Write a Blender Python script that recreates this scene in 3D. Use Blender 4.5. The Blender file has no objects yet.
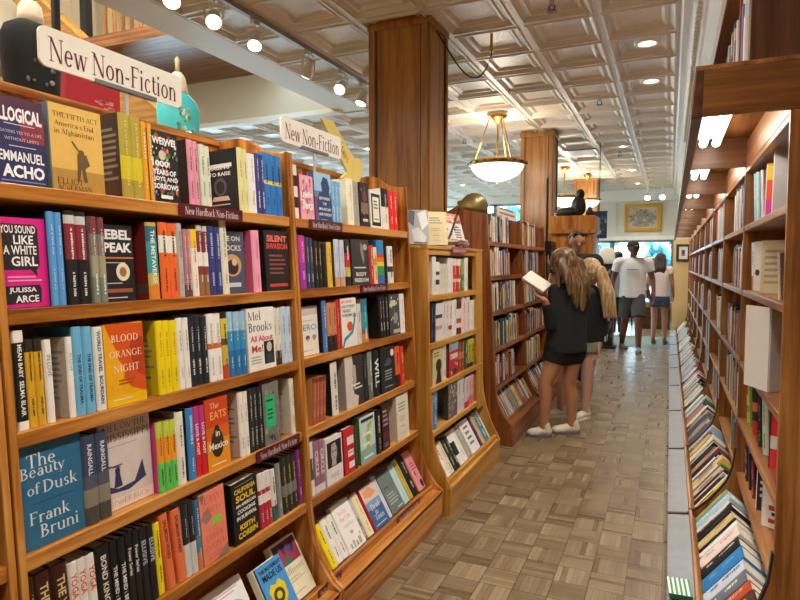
import bpy, bmesh, math, random
from mathutils import Matrix, Vector
PI = math.pi
R = random.Random(11)
S = bpy.context.scene
COL = S.collection
# ------------------------------------------------------------------ camera model (used to read places off the photograph)
F, EYE = 605.0, 1.5
TH, PT = math.atan(270/605.), math.atan(36/605.)
FW = (-math.sin(TH)*math.cos(PT), math.cos(TH)*math.cos(PT), -math.sin(PT))
RT = (math.cos(TH), math.sin(TH), 0.0)
UP = (RT[1]*FW[2]-RT[2]*FW[1], RT[2]*FW[0]-RT[0]*FW[2], RT[0]*FW[1]-RT[1]*FW[0])
def ydist(px, X, z):            # how far down the aisle a point of the plane X at height z is
    a = px-400; dz = z-EYE
    return (a*(X*FW[0]+dz*FW[2]) - F*X*RT[0]) / (F*RT[1]-a*FW[1])
def zheight(py, X, Y):          # its height above the floor
    b = 300-py
    return EYE + (F*(X*UP[0]+Y*UP[1]) - b*(X*FW[0]+Y*FW[1])) / (b*FW[2]-F*UP[2])
cd = bpy.data.cameras.new('camera'); cam = bpy.data.objects.new('camera', cd); COL.objects.link(cam)
cam.location = (0, 0, EYE); cam.rotation_euler = (PI/2-PT, 0, TH)
cd.sensor_width = 36; cd.lens = 36*F/800; cd.clip_start = .02; cd.clip_end = 200
S.camera = cam
S.view_settings.view_transform = 'Standard'; S.view_settings.look = 'None'
S.view_settings.gamma = 1; S.view_settings.use_curve_mapping = False
# ------------------------------------------------------------------ materials
def lin(h):
    h = h.lstrip('#'); o = []
    for i in (0, 2, 4):
        c = int(h[i:i+2], 16)/255.
        o.append(c/12.92 if c <= .04045 else ((c+.055)/1.055)**2.4)
    return (*o, 1.0)
MC = {}
def new_mat(name):
    m = bpy.data.materials.new(name); m.use_nodes = True
    return m, m.node_tree, m.node_tree.nodes['Principled BSDF']
def node(nt, kind, **kw):
    n = nt.nodes.new(kind)
    for k, v in kw.items(): setattr(n, k, v)
    return n
def paint(h, rough=.45, var=.10, scale=35, metal=0.0, coat=0.0):
    key = ('p', h, rough, var, scale, metal, coat)
    if key in MC: return MC[key]
    m, nt, b = new_mat('paint_'+h)
    c = lin(h)
    tc = node(nt, 'ShaderNodeTexCoord'); nz = node(nt, 'ShaderNodeTexNoise')
    nz.inputs['Scale'].default_value = scale; nz.inputs['Detail'].default_value = 3
    nt.links.new(tc.outputs['Object'], nz.inputs['Vector'])
    mx = node(nt, 'ShaderNodeMix', data_type='RGBA')
    mx.inputs[6].default_value = tuple(min(1, v*(1-var)) for v in c[:3])+(1,)
    mx.inputs[7].default_value = tuple(min(1, v*(1+var)) for v in c[:3])+(1,)
    nt.links.new(nz.outputs['Fac'], mx.inputs[0]); nt.links.new(mx.outputs[2], b.inputs['Base Color'])
    b.inputs['Roughness'].default_value = rough; b.inputs['Metallic'].default_value = metal
    if coat: b.inputs['Coat Weight'].default_value = coat; b.inputs['Coat Roughness'].default_value = .2
    MC[key] = m; return m
def wood(name, dark, mid, light, axis='z', rough=.34, freq=1.0):
    key = ('w', name, axis)
    if key in MC: return MC[key]
    m, nt, b = new_mat('wood_%s_%s' % (name, axis))
    tc = node(nt, 'ShaderNodeTexCoord'); mp = node(nt, 'ShaderNodeMapping')
    s = {'x': (1.2, 22, 22), 'y': (22, 1.2, 22), 'z': (22, 22, 1.2)}[axis]
    mp.inputs['Scale'].default_value = tuple(v*freq for v in s)
    nt.links.new(tc.outputs['Object'], mp.inputs['Vector'])
    n1 = node(nt, 'ShaderNodeTexNoise'); n1.inputs['Scale'].default_value = 1.0; n1.inputs['Detail'].default_value = 5
    n1.inputs['Distortion'].default_value = .6
    n2 = node(nt, 'ShaderNodeTexNoise'); n2.inputs['Scale'].default_value = 6.0; n2.inputs['Detail'].default_value = 6
    nt.links.new(mp.outputs['Vector'], n1.inputs['Vector']); nt.links.new(mp.outputs['Vector'], n2.inputs['Vector'])
    ad = node(nt, 'ShaderNodeMath', operation='MULTIPLY_ADD'); ad.inputs[1].default_value = .3
    nt.links.new(n2.outputs['Fac'], ad.inputs[0]); nt.links.new(n1.outputs['Fac'], ad.inputs[2])
    cr = node(nt, 'ShaderNodeValToRGB'); e = cr.color_ramp.elements
    e[0].position = .48; e[0].color = lin(dark); e[1].position = .82; e[1].color = lin(light)
    k = e.new(.65); k.color = lin(mid)
    nt.links.new(ad.outputs[0], cr.inputs['Fac']); nt.links.new(cr.outputs['Color'], b.inputs['Base Color'])
    b.inputs['Roughness'].default_value = rough
    b.inputs['Coat Weight'].default_value = .15; b.inputs['Coat Roughness'].default_value = .25
    MC[key] = m; return m
def glow(name, col, strength):
    key = ('g', name)
    if key in MC: return MC[key]
    m, nt, b = new_mat(name)
    b.inputs['Base Color'].default_value = lin(col); b.inputs['Emission Color'].default_value = lin(col)
    b.inputs['Emission Strength'].default_value = strength
    MC[key] = m; return m
OAK = ('oak', '7c4414', 'b8742c', 'd89a50')
PALE = ('pale_oak', 'ad7528', 'c8913e', 'd8a558')
RED = ('red_oak', '6e3a18', '94552a', 'ad6b3a')
RW = ('aisle_oak', '74441c', '9a6430', 'b57e48')
COLW = ('column_walnut', '86541e', 'a26c2c', 'b57e3a')
DARK = ('dark_walnut', '3a1f10', '55301a', '6a4026')
def W(t, axis='z'): return wood(*t, axis=axis)
# ------------------------------------------------------------------ mesh builder
class MB:
    def __init__(s): s.v = []; s.f = []; s.m = []; s.mats = []
    def mi(s, mat):
        if mat not in s.mats: s.mats.append(mat)
        return s.mats.index(mat)
    def add(s, vs, fs, mat):
        o = len(s.v); s.v += [tuple(p) for p in vs]; k = s.mi(mat)
        for f in fs: s.f.append(tuple(o+i for i in f)); s.m.append(k)
        return s
    def box(s, x0, x1, y0, y1, z0, z1, mat):
        return s.add([(x, y, z) for x in (x0, x1) for y in (y0, y1) for z in (z0, z1)],
                     [(0, 1, 3, 2), (4, 6, 7, 5), (0, 4, 5, 1), (2, 3, 7, 6), (0, 2, 6, 4), (1, 5, 7, 3)], mat)
    def prism(s, pts, axis, a, b, mat):
        n = len(pts)
        if axis == 'y': P = [(p[0], a, p[1]) for p in pts]+[(p[0], b, p[1]) for p in pts]
        elif axis == 'x': P = [(a, p[0], p[1]) for p in pts]+[(b, p[0], p[1]) for p in pts]
        else: P = [(p[0], p[1], a) for p in pts]+[(p[0], p[1], b) for p in pts]
        return s.add(P, [tuple(range(n)), tuple(range(2*n-1, n-1, -1))]+[(i, (i+1) % n, n+(i+1) % n, n+i) for i in range(n)], mat)
    def tube(s, path, r, mat, n=8, caps=True):
        path = [Vector(p) for p in path]; rs = r if isinstance(r, (list, tuple)) else [r]*len(path)
        vs = []; fs = []
        for i, p in enumerate(path):
            t = (path[min(i+1, len(path)-1)]-path[max(i-1, 0)]).normalized()
            u = t.cross(Vector((0, 0, 1)) if abs(t.z) < .9 else Vector((0, 1, 0))).normalized(); w = t.cross(u)
            for k in range(n):
                a = 2*PI*k/n; vs.append(p+(u*math.cos(a)+w*math.sin(a))*rs[i])
        for i in range(len(path)-1):
            for k in range(n): fs.append((i*n+k, i*n+(k+1) % n, (i+1)*n+(k+1) % n, (i+1)*n+k))
        if caps: fs += [tuple(range(n))[::-1], tuple((len(path)-1)*n+k for k in range(n))]
        return s.add(vs, fs, mat)
    def lathe(s, prof, c, mat, n=24):
        vs = []; fs = []
        for r, z in prof:
            for k in range(n):
                a = 2*PI*k/n; vs.append((c[0]+r*math.cos(a), c[1]+r*math.sin(a), c[2]+z))
        for i in range(len(prof)-1):
            for k in range(n): fs.append((i*n+k, i*n+(k+1) % n, (i+1)*n+(k+1) % n, (i+1)*n+k))
        return s.add(vs, fs, mat)
    def ball(s, c, rx, ry, rz, mat, n=14, k=9):
        vs = [(c[0], c[1], c[2]-rz)]; fs = []
        for i in range(1, k):
            t = PI*i/k
            for j in range(n):
                a = 2*PI*j/n; vs.append((c[0]+rx*math.sin(t)*math.cos(a), c[1]+ry*math.sin(t)*math.sin(a), c[2]-rz*math.cos(t)))
        vs.append((c[0], c[1], c[2]+rz)); e = len(vs)-1
        for j in range(n):
            fs.append((0, 1+(j+1) % n, 1+j)); fs.append((e, 1+(k-2)*n+j, 1+(k-2)*n+(j+1) % n))
            for i in range(k-2): fs.append((1+i*n+j, 1+i*n+(j+1) % n, 1+(i+1)*n+(j+1) % n, 1+(i+1)*n+j))
        return s.add(vs, fs, mat)
    def build(s, name, parent=None, org=None, bevel=0, smooth=False, fix=True):
        me = bpy.data.meshes.new(name)
        o = org or (0, 0, 0)
        me.from_pydata([(p[0]-o[0], p[1]-o[1], p[2]-o[2]) for p in s.v], [], s.f)
        for m in s.mats: me.materials.append(m)
        me.polygons.foreach_set('material_index', s.m)
        if fix:
            bm = bmesh.new(); bm.from_mesh(me); bmesh.ops.recalc_face_normals(bm, faces=bm.faces); bm.to_mesh(me); bm.free()
        if smooth: me.polygons.foreach_set('use_smooth', [True]*len(me.polygons))
        me.update()
        ob = bpy.data.objects.new(name, me); COL.objects.link(ob)
        if parent is not None: ob.parent = parent
        elif org: ob.location = org
        if bevel:
            b = ob.modifiers.new('bevel', 'BEVEL'); b.width = bevel; b.segments = 2; b.limit_method = 'ANGLE'
        return ob
def tag(o, label, cat, group=None, kind=None):
    o['label'] = label; o['category'] = cat
    if group: o['group'] = group
    if kind: o['kind'] = kind
    return o
def struct(o, label=None, cat=None):
    o['kind'] = 'structure'
    if label: o['label'] = label; o['category'] = cat
    return o
def empty(name, loc, label, cat, group=None, rz=0):
    e = bpy.data.objects.new(name, None); COL.objects.link(e); e.location = loc; e.rotation_euler = (0, 0, rz)
    e.empty_display_size = .1
    return tag(e, label, cat, group)
# ------------------------------------------------------------------ lettering
TC = {}
def text_mesh(s, bold=0.0):
    key = (s, bold)
    if key in TC: return TC[key]
    cu = bpy.data.curves.new('t', 'FONT'); cu.body = s; cu.resolution_u = 2; cu.fill_mode = 'FRONT'; cu.offset = bold
    ob = bpy.data.objects.new('t', cu)
    me = ob.to_mesh()
    vs = [(v.co.x, v.co.y) for v in me.vertices]; fs = [tuple(p.vertices) for p in me.polygons]
    ob.to_mesh_clear(); bpy.data.objects.remove(ob); bpy.data.curves.remove(cu)
    TC[key] = (vs, fs); return TC[key]
T_, t_ = .104, .040
def _rc(x0, x1, y0, y1): return [[(x0, y0), (x1, y0), (x1, y1), (x0, y1)]]
def _V(x, y0, y1): return _rc(x-T_/2, x+T_/2, y0, y1)
def _v(x, y0, y1): return _rc(x-t_/2, x+t_/2, y0, y1)
def _H(x0, x1, y): return _rc(x0, x1, y-t_/2, y+t_/2)
def _SF(x, y, w=.2): return _rc(x-w/2, x+w/2, y, y+.026)
def _ST(x, y, w=.2): return _rc(x-w/2, x+w/2, y-.026, y)
def _D(x0, y0, x1, y1, w): return [[(x0-w/2, y0), (x0+w/2, y0), (x1+w/2, y1), (x1-w/2, y1)]]
def _O(cx, cy, rx, ry, a0=0, a1=360, n=18):
    out = []; pr = None
    for i in range(n+1):
        a = math.radians(a0+(a1-a0)*i/n); c, s = math.cos(a), math.sin(a)
        w = t_+(T_-t_)*abs(c)**1.4
        p = (cx+rx*c, cy+ry*s); q = (cx+(rx-w)*c, cy+(ry-w)*s)
        if pr: out.append([pr[0], p, q, pr[1]])
        pr = (p, q)
    return out
def _arch(x): return _O(x+.155, .27, .20, .20, 0, 170)+_V(x+.31, 0, .28)+_SF(x+.31, 0)
SG = {
 ' ': ([], .2), '-': (_rc(.03, .26, .2, .26), .3),
 'N': (_v(.1, 0, .7)+_v(.58, 0, .7)+_D(.1, .7, .56, 0, .11)+_SF(.1, 0)+_ST(.05, .7, .16)+_ST(.58, .7), .68),
 'e': (_O(.22, .23, .205, .24, 5, 315)+_H(.05, .41, .25), .46),
 'w': (_D(.05, .46, .19, 0, T_)+_D(.19, 0, .33, .46, t_)+_D(.33, .46, .47, 0, T_)+_D(.47, 0, .61, .46, t_)+_ST(.05, .46, .16)+_ST(.33, .46, .14)+_ST(.61, .46, .14), .66),
 'v': (_D(.05, .46, .21, 0, T_)+_D(.21, 0, .38, .46, t_)+_ST(.05, .46, .16)+_ST(.38, .46, .14), .44),
 'o': (_O(.25, .23, .23, .24), .51), 'c': (_O(.23, .23, .21, .24, 45, 315), .43),
 'n': (_V(.1, 0, .46)+_SF(.1, 0)+_ST(.07, .46, .13)+_arch(.1), .53),
 'm': (_V(.1, 0, .46)+_SF(.1, 0)+_ST(.07, .46, .13)+_arch(.1)+_arch(.41), .84),
 'h': (_V(.1, 0, .74)+_SF(.1, 0)+_ST(.07, .74, .13)+_arch(.1), .53),
 'F': (_V(.14, 0, .7)+_SF(.14, 0, .24)+_H(.03, .5, .683)+_H(.14, .42, .37)+_v(.49, .57, .7), .54),
 'i': (_V(.11, 0, .46)+_SF(.11, 0)+_ST(.08, .46, .13)+_O(.11, .62, .06, .06, 0, 360, 8), .25),
 't': (_V(.13, .06, .6)+_H(.02, .29, .445)+_O(.23, .12, .14, .12, 180, 320), .31),
 'T': (_V(.29, 0, .7)+_SF(.29, 0, .24)+_H(.02, .56, .683)+_v(.035, .56, .7)+_v(.545, .56, .7), .58),
 'B': (_V(.14, 0, .7)+_H(.03, .26, .683)+_H(.03, .28, .017)+_O(.2, .53, .25, .17, -90, 90)+_O(.2, .19, .31, .19, -90, 90)+_H(.14, .26, .37), .56),
 'a': (_O(.2, .14, .17, .15)+_V(.36, 0, .3)+_O(.23, .3, .17, .17, 0, 150), .46),
 'u': (_V(.1, .16, .46)+_O(.255, .18, .2, .19, 190, 360)+_V(.41, 0, .46)+_SF(.45, 0, .12)+_ST(.07, .46, .13)+_ST(.38, .46, .13), .53),
 'y': (_D(.05, .46, .22, .02, T_)+_D(.39, .46, .12, -.2, t_)+_ST(.05, .46, .16)+_ST(.39, .46, .14), .44),
 'f': (_V(.13, 0, .6)+_SF(.13, 0)+_O(.26, .6, .175, .14, 40, 180)+_H(.02, .29, .445), .3),
 'D': (_V(.14, 0, .7)+_H(.03, .28, .683)+_H(.03, .28, .017)+_O(.22, .35, .43, .35, -90, 90), .7),
 's': (_O(.18, .345, .14, .125, 40, 265)+_O(.18, .12, .15, .125, -140, 95), .36),
 'k': (_V(.1, 0, .74)+_SF(.1, 0)+_D(.13, .2, .37, .46, t_)+_D(.2, .28, .42, 0, T_)+_SF(.43, 0, .15)+_ST(.37, .46, .15), .5),
 'r': (_V(.1, 0, .46)+_SF(.1, 0)+_ST(.07, .46, .13)+_O(.25, .27, .2, .19, 50, 160), .37),
 'l': (_V(.11, 0, .74)+_SF(.11, 0), .24), 'd': (_O(.22, .23, .2, .24)+_V(.39, 0, .74)+_ST(.36, .74, .13), .5),
 'b': (_V(.1, 0, .74)+_O(.27, .23, .21, .24), .51), 'g': (_O(.22, .26, .19, .2)+_O(.22, -.07, .2, .14, 0, 360), .46),
 'R': (_V(.14, 0, .7)+_SF(.14, 0, .24)+_H(.03, .28, .683)+_O(.22, .53, .27, .17, -90, 90)+_H(.14, .28, .37)+_D(.29, .36, .52, 0, T_)+_SF(.54, 0, .14), .6),
 'M': (_v(.1, 0, .7)+_V(.72, 0, .7)+_D(.1, .7, .4, .02, T_)+_D(.4, .02, .7, .7, t_)+_SF(.1, 0)+_SF(.72, 0), .84),
 'A': (_D(.07, 0, .32, .7, t_)+_D(.32, .7, .57, 0, T_)+_H(.16, .47, .24)+_SF(.07, 0, .18)+_SF(.57, 0, .2), .64),
 'L': (_V(.14, 0, .7)+_ST(.14, .7, .22)+_H(.03, .5, .017)+_v(.49, 0, .16), .54),
 'E': (_V(.14, 0, .7)+_H(.03, .5, .683)+_H(.14, .42, .37)+_H(.03, .52, .017)+_v(.49, .58, .7)+_v(.51, 0, .13), .56),
 'I': (_V(.14, 0, .7)+_SF(.14, 0)+_ST(.14, .7), .28),
 'S': (_O(.24, .53, .19, .175, 40, 265)+_O(.24, .18, .21, .185, -140, 95), .48),
 'P': (_V(.14, 0, .7)+_SF(.14, 0, .24)+_H(.03, .28, .683)+_O(.22, .52, .28, .18, -90, 90)+_H(.14, .28, .36), .54),
 'O': (_O(.36, .35, .34, .36), .73), 'C': (_O(.35, .35, .33, .36, 45, 315), .64), 'G': (_O(.35, .35, .33, .36, 45, 320)+_V(.58, .08, .33), .7),
 'H': (_V(.14, 0, .7)+_V(.56, 0, .7)+_H(.14, .56, .37)+_SF(.14, 0)+_SF(.56, 0)+_ST(.14, .7)+_ST(.56, .7), .7),
 'U': (_V(.14, .24, .7)+_O(.34, .25, .245, .26, 180, 360)+_v(.57, .24, .7)+_ST(.14, .7)+_ST(.57, .7, .16), .68),
 'X': (_D(.08, .7, .54, 0, T_)+_D(.54, .7, .08, 0, t_), .62), 'Y': (_D(.06, .7, .3, .34, T_)+_D(.54, .7, .3, .34, t_)+_V(.3, 0, .36), .6),
}
def serif_mesh(s):
    vs = []; fs = []; x = 0
    for ch in s:
        g, adv = SG.get(ch, SG['o'])
        for poly in g:
            o = len(vs); vs += [(x+p[0], p[1]) for p in poly]; fs.append(tuple(range(o, o+len(poly))))
        x += adv+.035
    return vs, fs
def letters(s, font='sans'):
    """lettering as flat faces, width 1, centred, baseline box centred; returns verts, faces, aspect"""
    vs, fs = serif_mesh(s) if font == 'serif' else text_mesh(s, {'sans': 0.0, 'bold': .022, 'black': .04}[font])
    if not vs: return [], [], 1
    x0 = min(v[0] for v in vs); x1 = max(v[0] for v in vs); y0 = min(v[1] for v in vs); y1 = max(v[1] for v in vs)
    w = max(x1-x0, 1e-6)
    return [((v[0]-(x0+x1)/2)/w, (v[1]-(y0+y1)/2)/w) for v in vs], fs, (y1-y0)/w
def put_text(mb, s, org, tx, ty, width, mat, font='sans', height=None, squash=None):
    vs, fs, asp = letters(s, font)
    sx = width; sy = width
    if height is not None:
        if squash: sy = height/max(asp, 1e-6)
        elif asp*width > height: sx = sy = height/asp
    o = Vector(org); tx = Vector(tx); ty = Vector(ty)
    mb.add([o+tx*(v[0]*sx)+ty*(v[1]*sy) for v in vs], fs, mat)
EXPO = -0.22
BLK = paint('1a1a1c', .4, .1)
# ================================================================== PEOPLE
def atY(px, py, Y):
    a = px-400; b = 300-py
    # ray through the pixel, met with the plane at distance Y
    d = [FW[i]*F+RT[i]*a+UP[i]*b for i in range(3)]; t = Y/d[1]
    return Vector((d[0]*t, Y, EYE+d[2]*t))
def capsule(m, p0, r0, p1, r1, mat, flat=False, n=14):
    p0 = Vector(p0); p1 = Vector(p1); ax = p1-p0
    if ax.length < 1e-5: ax = Vector((0, 0, 1e-4))
    u = ax.normalized(); path = []; rs = []
    if not flat:
        for a in (78, 52, 26): t = math.radians(a); path.append(p0-u*r0*math.sin(t)); rs.append(r0*math.cos(t))
    path += [p0, p1]; rs += [r0, r1]
    if not flat:
        for a in (26, 52, 78): t = math.radians(a); path.append(p1+u*r1*math.sin(t)); rs.append(r1*math.cos(t))
    s = u.cross(Vector((0, 0, 1)) if abs(u.z) < .9 else Vector((0, 1, 0))).normalized(); w = u.cross(s)
    vs = []; fs = []
    for p, r in zip(path, rs):
        for k in range(n): a = 2*PI*k/n; vs.append(p+(s*math.cos(a)+w*math.sin(a))*r)
    for i in range(len(path)-1):
        for k in range(n): fs.append((i*n+k, i*n+(k+1) % n, (i+1)*n+(k+1) % n, (i+1)*n+k))
    fs += [tuple(range(n))[::-1], tuple((len(path)-1)*n+k for k in range(n))]
    m.add(vs, fs, mat)
def ring_loft(m, rings, mat, n=24):
    """rings: (centre, axis across, half width, axis through, half depth), top to bottom"""
    vs = []; fs = []
    for c, a, wa, b, wb in rings:
        for k in range(n): t = 2*PI*k/n; vs.append(Vector(c)+Vector(a)*(wa*math.cos(t))+Vector(b)*(wb*math.sin(t)))
    for i in range(len(rings)-1):
        for k in range(n): fs.append((i*n+k, i*n+(k+1) % n, (i+1)*n+(k+1) % n, (i+1)*n+k))
    fs += [tuple(range(n))[::-1], tuple((len(rings)-1)*n+k for k in range(n))]
    m.add(vs, fs, mat)
def fuse(name, caps, mat, vox, parent, org, smooth=4, rings=None):
    m = MB()
    if rings: ring_loft(m, rings, mat)
    for c in caps: capsule(m, c[0], c[1], c[2], c[3], mat, len(c) > 4 and c[4])
    ob = m.build(name)
    r = ob.modifiers.new('fuse', 'REMESH'); r.mode = 'VOXEL'; r.voxel_size = vox
    s = ob.modifiers.new('soft', 'SMOOTH'); s.iterations = smooth; s.factor = .5
    dg = bpy.context.evaluated_depsgraph_get(); ev = ob.evaluated_get(dg)
    me = bpy.data.meshes.new_from_object(ev)
    ob.modifiers.clear(); old = ob.data; ob.data = me; bpy.data.meshes.remove(old); me.name = name
    me.transform(Matrix.Translation((-org[0], -org[1], -org[2])))
    if not me.materials: me.materials.append(mat)
    me.polygons.foreach_set('use_smooth', [True]*len(me.polygons))
    ob.parent = parent; return ob
def hand(w, d, pn, thumb, s=1.0, curl=.5):
    """wrist, direction of the fingers, direction the palm faces, side of the thumb (unit vectors)"""
    w = Vector(w); d = Vector(d).normalized(); pn = Vector(pn).normalized(); th = Vector(thumb).normalized(); out = []
    k = w+d*.085*s
    out.append((w, .022*s, w+d*.03*s, .026*s)); 
    for i, o in enumerate((.03, .010, -.010, -.03)): out.append((w+d*.02*s+th*o*.6*s, .015*s, k+th*o*s, .0115*s))
    for i, (o, ln) in enumerate(((.032, .070), (.011, .078), (-.011, .072), (-.031, .056))):
        b = k+th*o*s; v1 = (d*(1-.3*curl)+pn*curl*.6).normalized(); v2 = (d*(1-.9*curl)+pn*curl*1.3).normalized()
        m1 = b+v1*ln*.5*s; out.append((b, .0100*s, m1, .0092*s)); out.append((m1, .0092*s, m1+v2*ln*.5*s, .0075*s))
    b = w+d*.022*s+th*.026*s; m1 = b+(th*.75+d*.6+pn*.25).normalized()*.036*s
    out.append((b, .0135*s, m1, .011*s)); out.append((m1, .011*s, m1+(d*.85+th*.25+pn*.35).normalized()*.032*s, .0085*s))
    return out
def skin(h): return paint(h, .55, .05, 12)
def hair(name, a, b, c):
    key = ('hair', name)
    if key in MC: return MC[key]
    m, nt, bs = new_mat('hair_'+name)
    tc = node(nt, 'ShaderNodeTexCoord'); mp = node(nt, 'ShaderNodeMapping'); mp.inputs['Scale'].default_value = (60, 60, 3)
    nz = node(nt, 'ShaderNodeTexNoise'); nz.inputs['Scale'].default_value = 1; nz.inputs['Detail'].default_value = 4
    nt.links.new(tc.outputs['Object'], mp.inputs['Vector']); nt.links.new(mp.outputs['Vector'], nz.inputs['Vector'])
    cr = node(nt, 'ShaderNodeValToRGB'); e = cr.color_ramp.elements
    e[0].position = .32; e[0].color = lin(a); e[1].position = .72; e[1].color = lin(c); k = e.new(.5); k.color = lin(b)
    bp = node(nt, 'ShaderNodeBump'); bp.inputs['Strength'].default_value = .5; bp.inputs['Distance'].default_value = .006
    nt.links.new(nz.outputs['Fac'], bp.inputs['Height']); nt.links.new(bp.outputs[0], bs.inputs['Normal'])
    nt.links.new(nz.outputs['Fac'], cr.inputs['Fac']); nt.links.new(cr.outputs[0], bs.inputs['Base Color']); bs.inputs['Roughness'].default_value = .45
    MC[key] = m; return m
def shoe(heel, toe, up, mat, sole, parent, org, s=1.0, name='shoe'):
    h = Vector(heel); t = Vector(toe); d = (t-h); d.z = 0; d.normalize(); sd = Vector((-d.y, d.x, 0)); L = (Vector((t.x, t.y, 0))-Vector((h.x, h.y, 0))).length
    b = Vector((h.x, h.y, 0))
    caps = [(b+d*.035+Vector((0, 0, .055)), .034*s, b+d*L*.45+Vector((0, 0, .052)), .036*s), (b+d*L*.45+Vector((0, 0, .05)), .036*s, b+d*(L-.04)+Vector((0, 0, .038)), .026*s),
            (b+d*.035+Vector((0, 0, .05)), .033*s, b+d*.05+Vector((0, 0, .10)), .036*s)]
    for o in (-.018, .018): caps.append((b+d*L*.55+sd*o*s+Vector((0, 0, .042)), .028*s, b+d*(L-.05)+sd*o*s+Vector((0, 0, .036)), .024*s))
    ob = fuse(name, caps, mat, .007, parent, org, 2)
    so = MB(); pts = []
    for i in range(24):
        a = 2*PI*i/24; r = .045*s if math.cos(a) > -.2 else .036*s
        pts.append((b+d*(L/2+math.cos(a)*(L/2+.004))+sd*math.sin(a)*r))
    so.prism([(p.x, p.y) for p in pts], 'z', .001, .03, sole); q = so.build('sole', ob, org, .004)
    return ob
def eyes(c, f, r, parent, org, s=1.0):
    """eyes, brows and mouth on a head centred at c facing f (r = its right)"""
    c = Vector(c); f = Vector(f).normalized(); r = Vector(r).normalized(); u = r.cross(f)
    m = MB()
    for sg in (-1, 1): m.ball(c+f*.080*s+r*sg*.032*s+u*.004, .009*s, .009*s, .006*s, paint('d8d0c6', .3), 10, 6)
    m.build('eye_whites', parent, org)
    m = MB()
    for sg in (-1, 1):
        m.ball(c+f*.0885*s+r*sg*.031*s+u*.003, .0055*s, .0055*s, .0055*s, BLK, 8, 6)
        m.tube([c+f*.088*s+r*sg*.015*s+u*.022*s, c+f*.083*s+r*sg*.048*s+u*.024*s], .0045*s, paint('3a2a1e'), 6)
    m.build('brows', parent, org)
    m = MB(); m.tube([c+f*.083*s-r*.022*s-u*.055*s, c+f*.093*s-u*.054*s, c+f*.083*s+r*.022*s-u*.055*s], .006*s, paint('a8645a'), 6); m.build('mouth', parent, org)
def head_caps(c, f, r, s=1.0):
    c = Vector(c); f = Vector(f).normalized(); r = Vector(r).normalized(); u = r.cross(f)
    return [(c-f*.018*s+u*.022*s, .088*s, c+f*.012*s+u*.02*s, .084*s), (c+f*.02*s-u*.02*s, .066*s, c+f*.038*s-u*.07*s, .042*s), (c+f*.075*s+u*.0*s, .013*s, c+f*.100*s-u*.024*s, .015*s),
            (c+r*.078*s-f*.01*s+u*.01*s, .014*s, c+r*.082*s-f*.012*s-u*.022*s, .011*s), (c-r*.078*s-f*.01*s+u*.01*s, .014*s, c-r*.082*s-f*.012*s-u*.022*s, .011*s)]
# ---- the young woman in the black jacket, reading
Y0 = 5.38
f = Vector((-.78, .62, 0)).normalized(); r = Vector((f.y, -f.x, 0)); U = Vector((0, 0, 1))
org = Vector((-.80, Y0, 0))
g = empty('person', org, 'young woman with long dark-blond hair in a black jacket and black shorts reading a book', 'person'); g_o = org
hc = atY(562, 263, 5.36); hf = (f*.75+Vector((-.35, -.12, -.28))).normalized(); hr = hf.cross(U).normalized()
nk = atY(569, 283, 5.40); ch = atY(568, 305, 5.38); pv = atY(566, 345, 5.36)
Ls, Rs = atY(555, 291, 5.28), atY(584, 291, 5.50)
Le, Re = atY(551, 326, 5.20), atY(570, 325, 5.58)
Lw = atY(545.5, 301, 5.13); Rw = Lw+Vector((.05, .20, -.02))
hips = [atY(558, 350, 5.30), atY(573, 350, 5.42)]
kn = [atY(544.5, 384, 5.24), atY(569.5, 384, 5.42)]; an = [atY(543.5, 428, 5.24), atY(571.5, 427, 5.44)]
SK1 = skin('b07a56')
legs = []
for h_, k_, a_ in zip(hips, kn, an):
    mid = k_.lerp(a_, .3)+Vector((.012, .0, 0)); legs += [(h_, .088, k_, .056), (k_, .056, mid, .055), (mid, .055, a_, .036), (a_, .036, Vector((a_.x, a_.y, .075)), .034)]
hd = (Lw-Le).normalized()
hdir = (Vector((-.55, -.05, .35))).normalized()
caps = head_caps(hc, hf, hr)+[(nk-U*.03, .05, hc-U*.05-hf*.02, .046), (nk-U*.04, .06, ch, .11), (ch, .10, pv, .10), (Ls, .05, Rs, .05), (hips[0], .085, hips[1], .085), (pv, .10, pv-U*.02, .09)]
caps += legs+[(Ls, .045, Le, .036), (Le, .036, Lw, .026), (Rs, .045, Re, .036), (Re, .036, Rw, .026)]
caps += hand(Lw, hdir, (.45, .2, .75), (.2, .95, -.1), 1.0, .75)+hand(Rw, (-.8, -.4, .2), (.1, -.2, .95), (.2, -.95, 0), 1.0, .5)
fuse('body', caps, SK1, .0055, g, g_o, 3)
JK = paint('111218', .85, .25, 40)
jc = [(nk-U*.015, .062, nk-U*.05, .085), (Ls+(Rs-Ls)*.06, .062, Rs-(Rs-Ls)*.06, .062), 
      (Ls, .062, Le, .055), (Le, .055, Lw-(Lw-Le).normalized()*.03, .04, True), (Le, .054, Le, .054), (Rs, .066, Re, .056), (Re, .054, Re, .054), (Re, .055, Rw-(Rw-Re).normalized()*.03, .04, True)]
sc_ = (Ls+Rs)/2; hm = pv-U*.055
jr = [(nk-U*.01, r, .065, f, .062), (nk-U*.04, r, .11, f, .085), (sc_+U*.01, r, .165, f, .10), (sc_-U*.06, r, .195, f, .125), (ch-U*.08, r, .195, f, .135), (pv+U*.10, r, .19, f, .14), (pv, r, .195, f, .15), (hm, r, .20, f, .155)]
jk = fuse('jacket', jc, JK, .009, g, g_o, 5, jr)
hoodc = nk-f*.075-U*.085+r*.05
fuse('hood', [(hoodc-r*.11, .05, hoodc-f*.03-U*.02, .062), (hoodc-f*.03-U*.02, .062, hoodc+r*.12, .05), (hoodc-U*.05-f*.01, .06, hoodc-U*.1, .05)], JK, .009, jk, g_o, 4)
SHB = paint('101014', .85, .2, 40)
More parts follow.
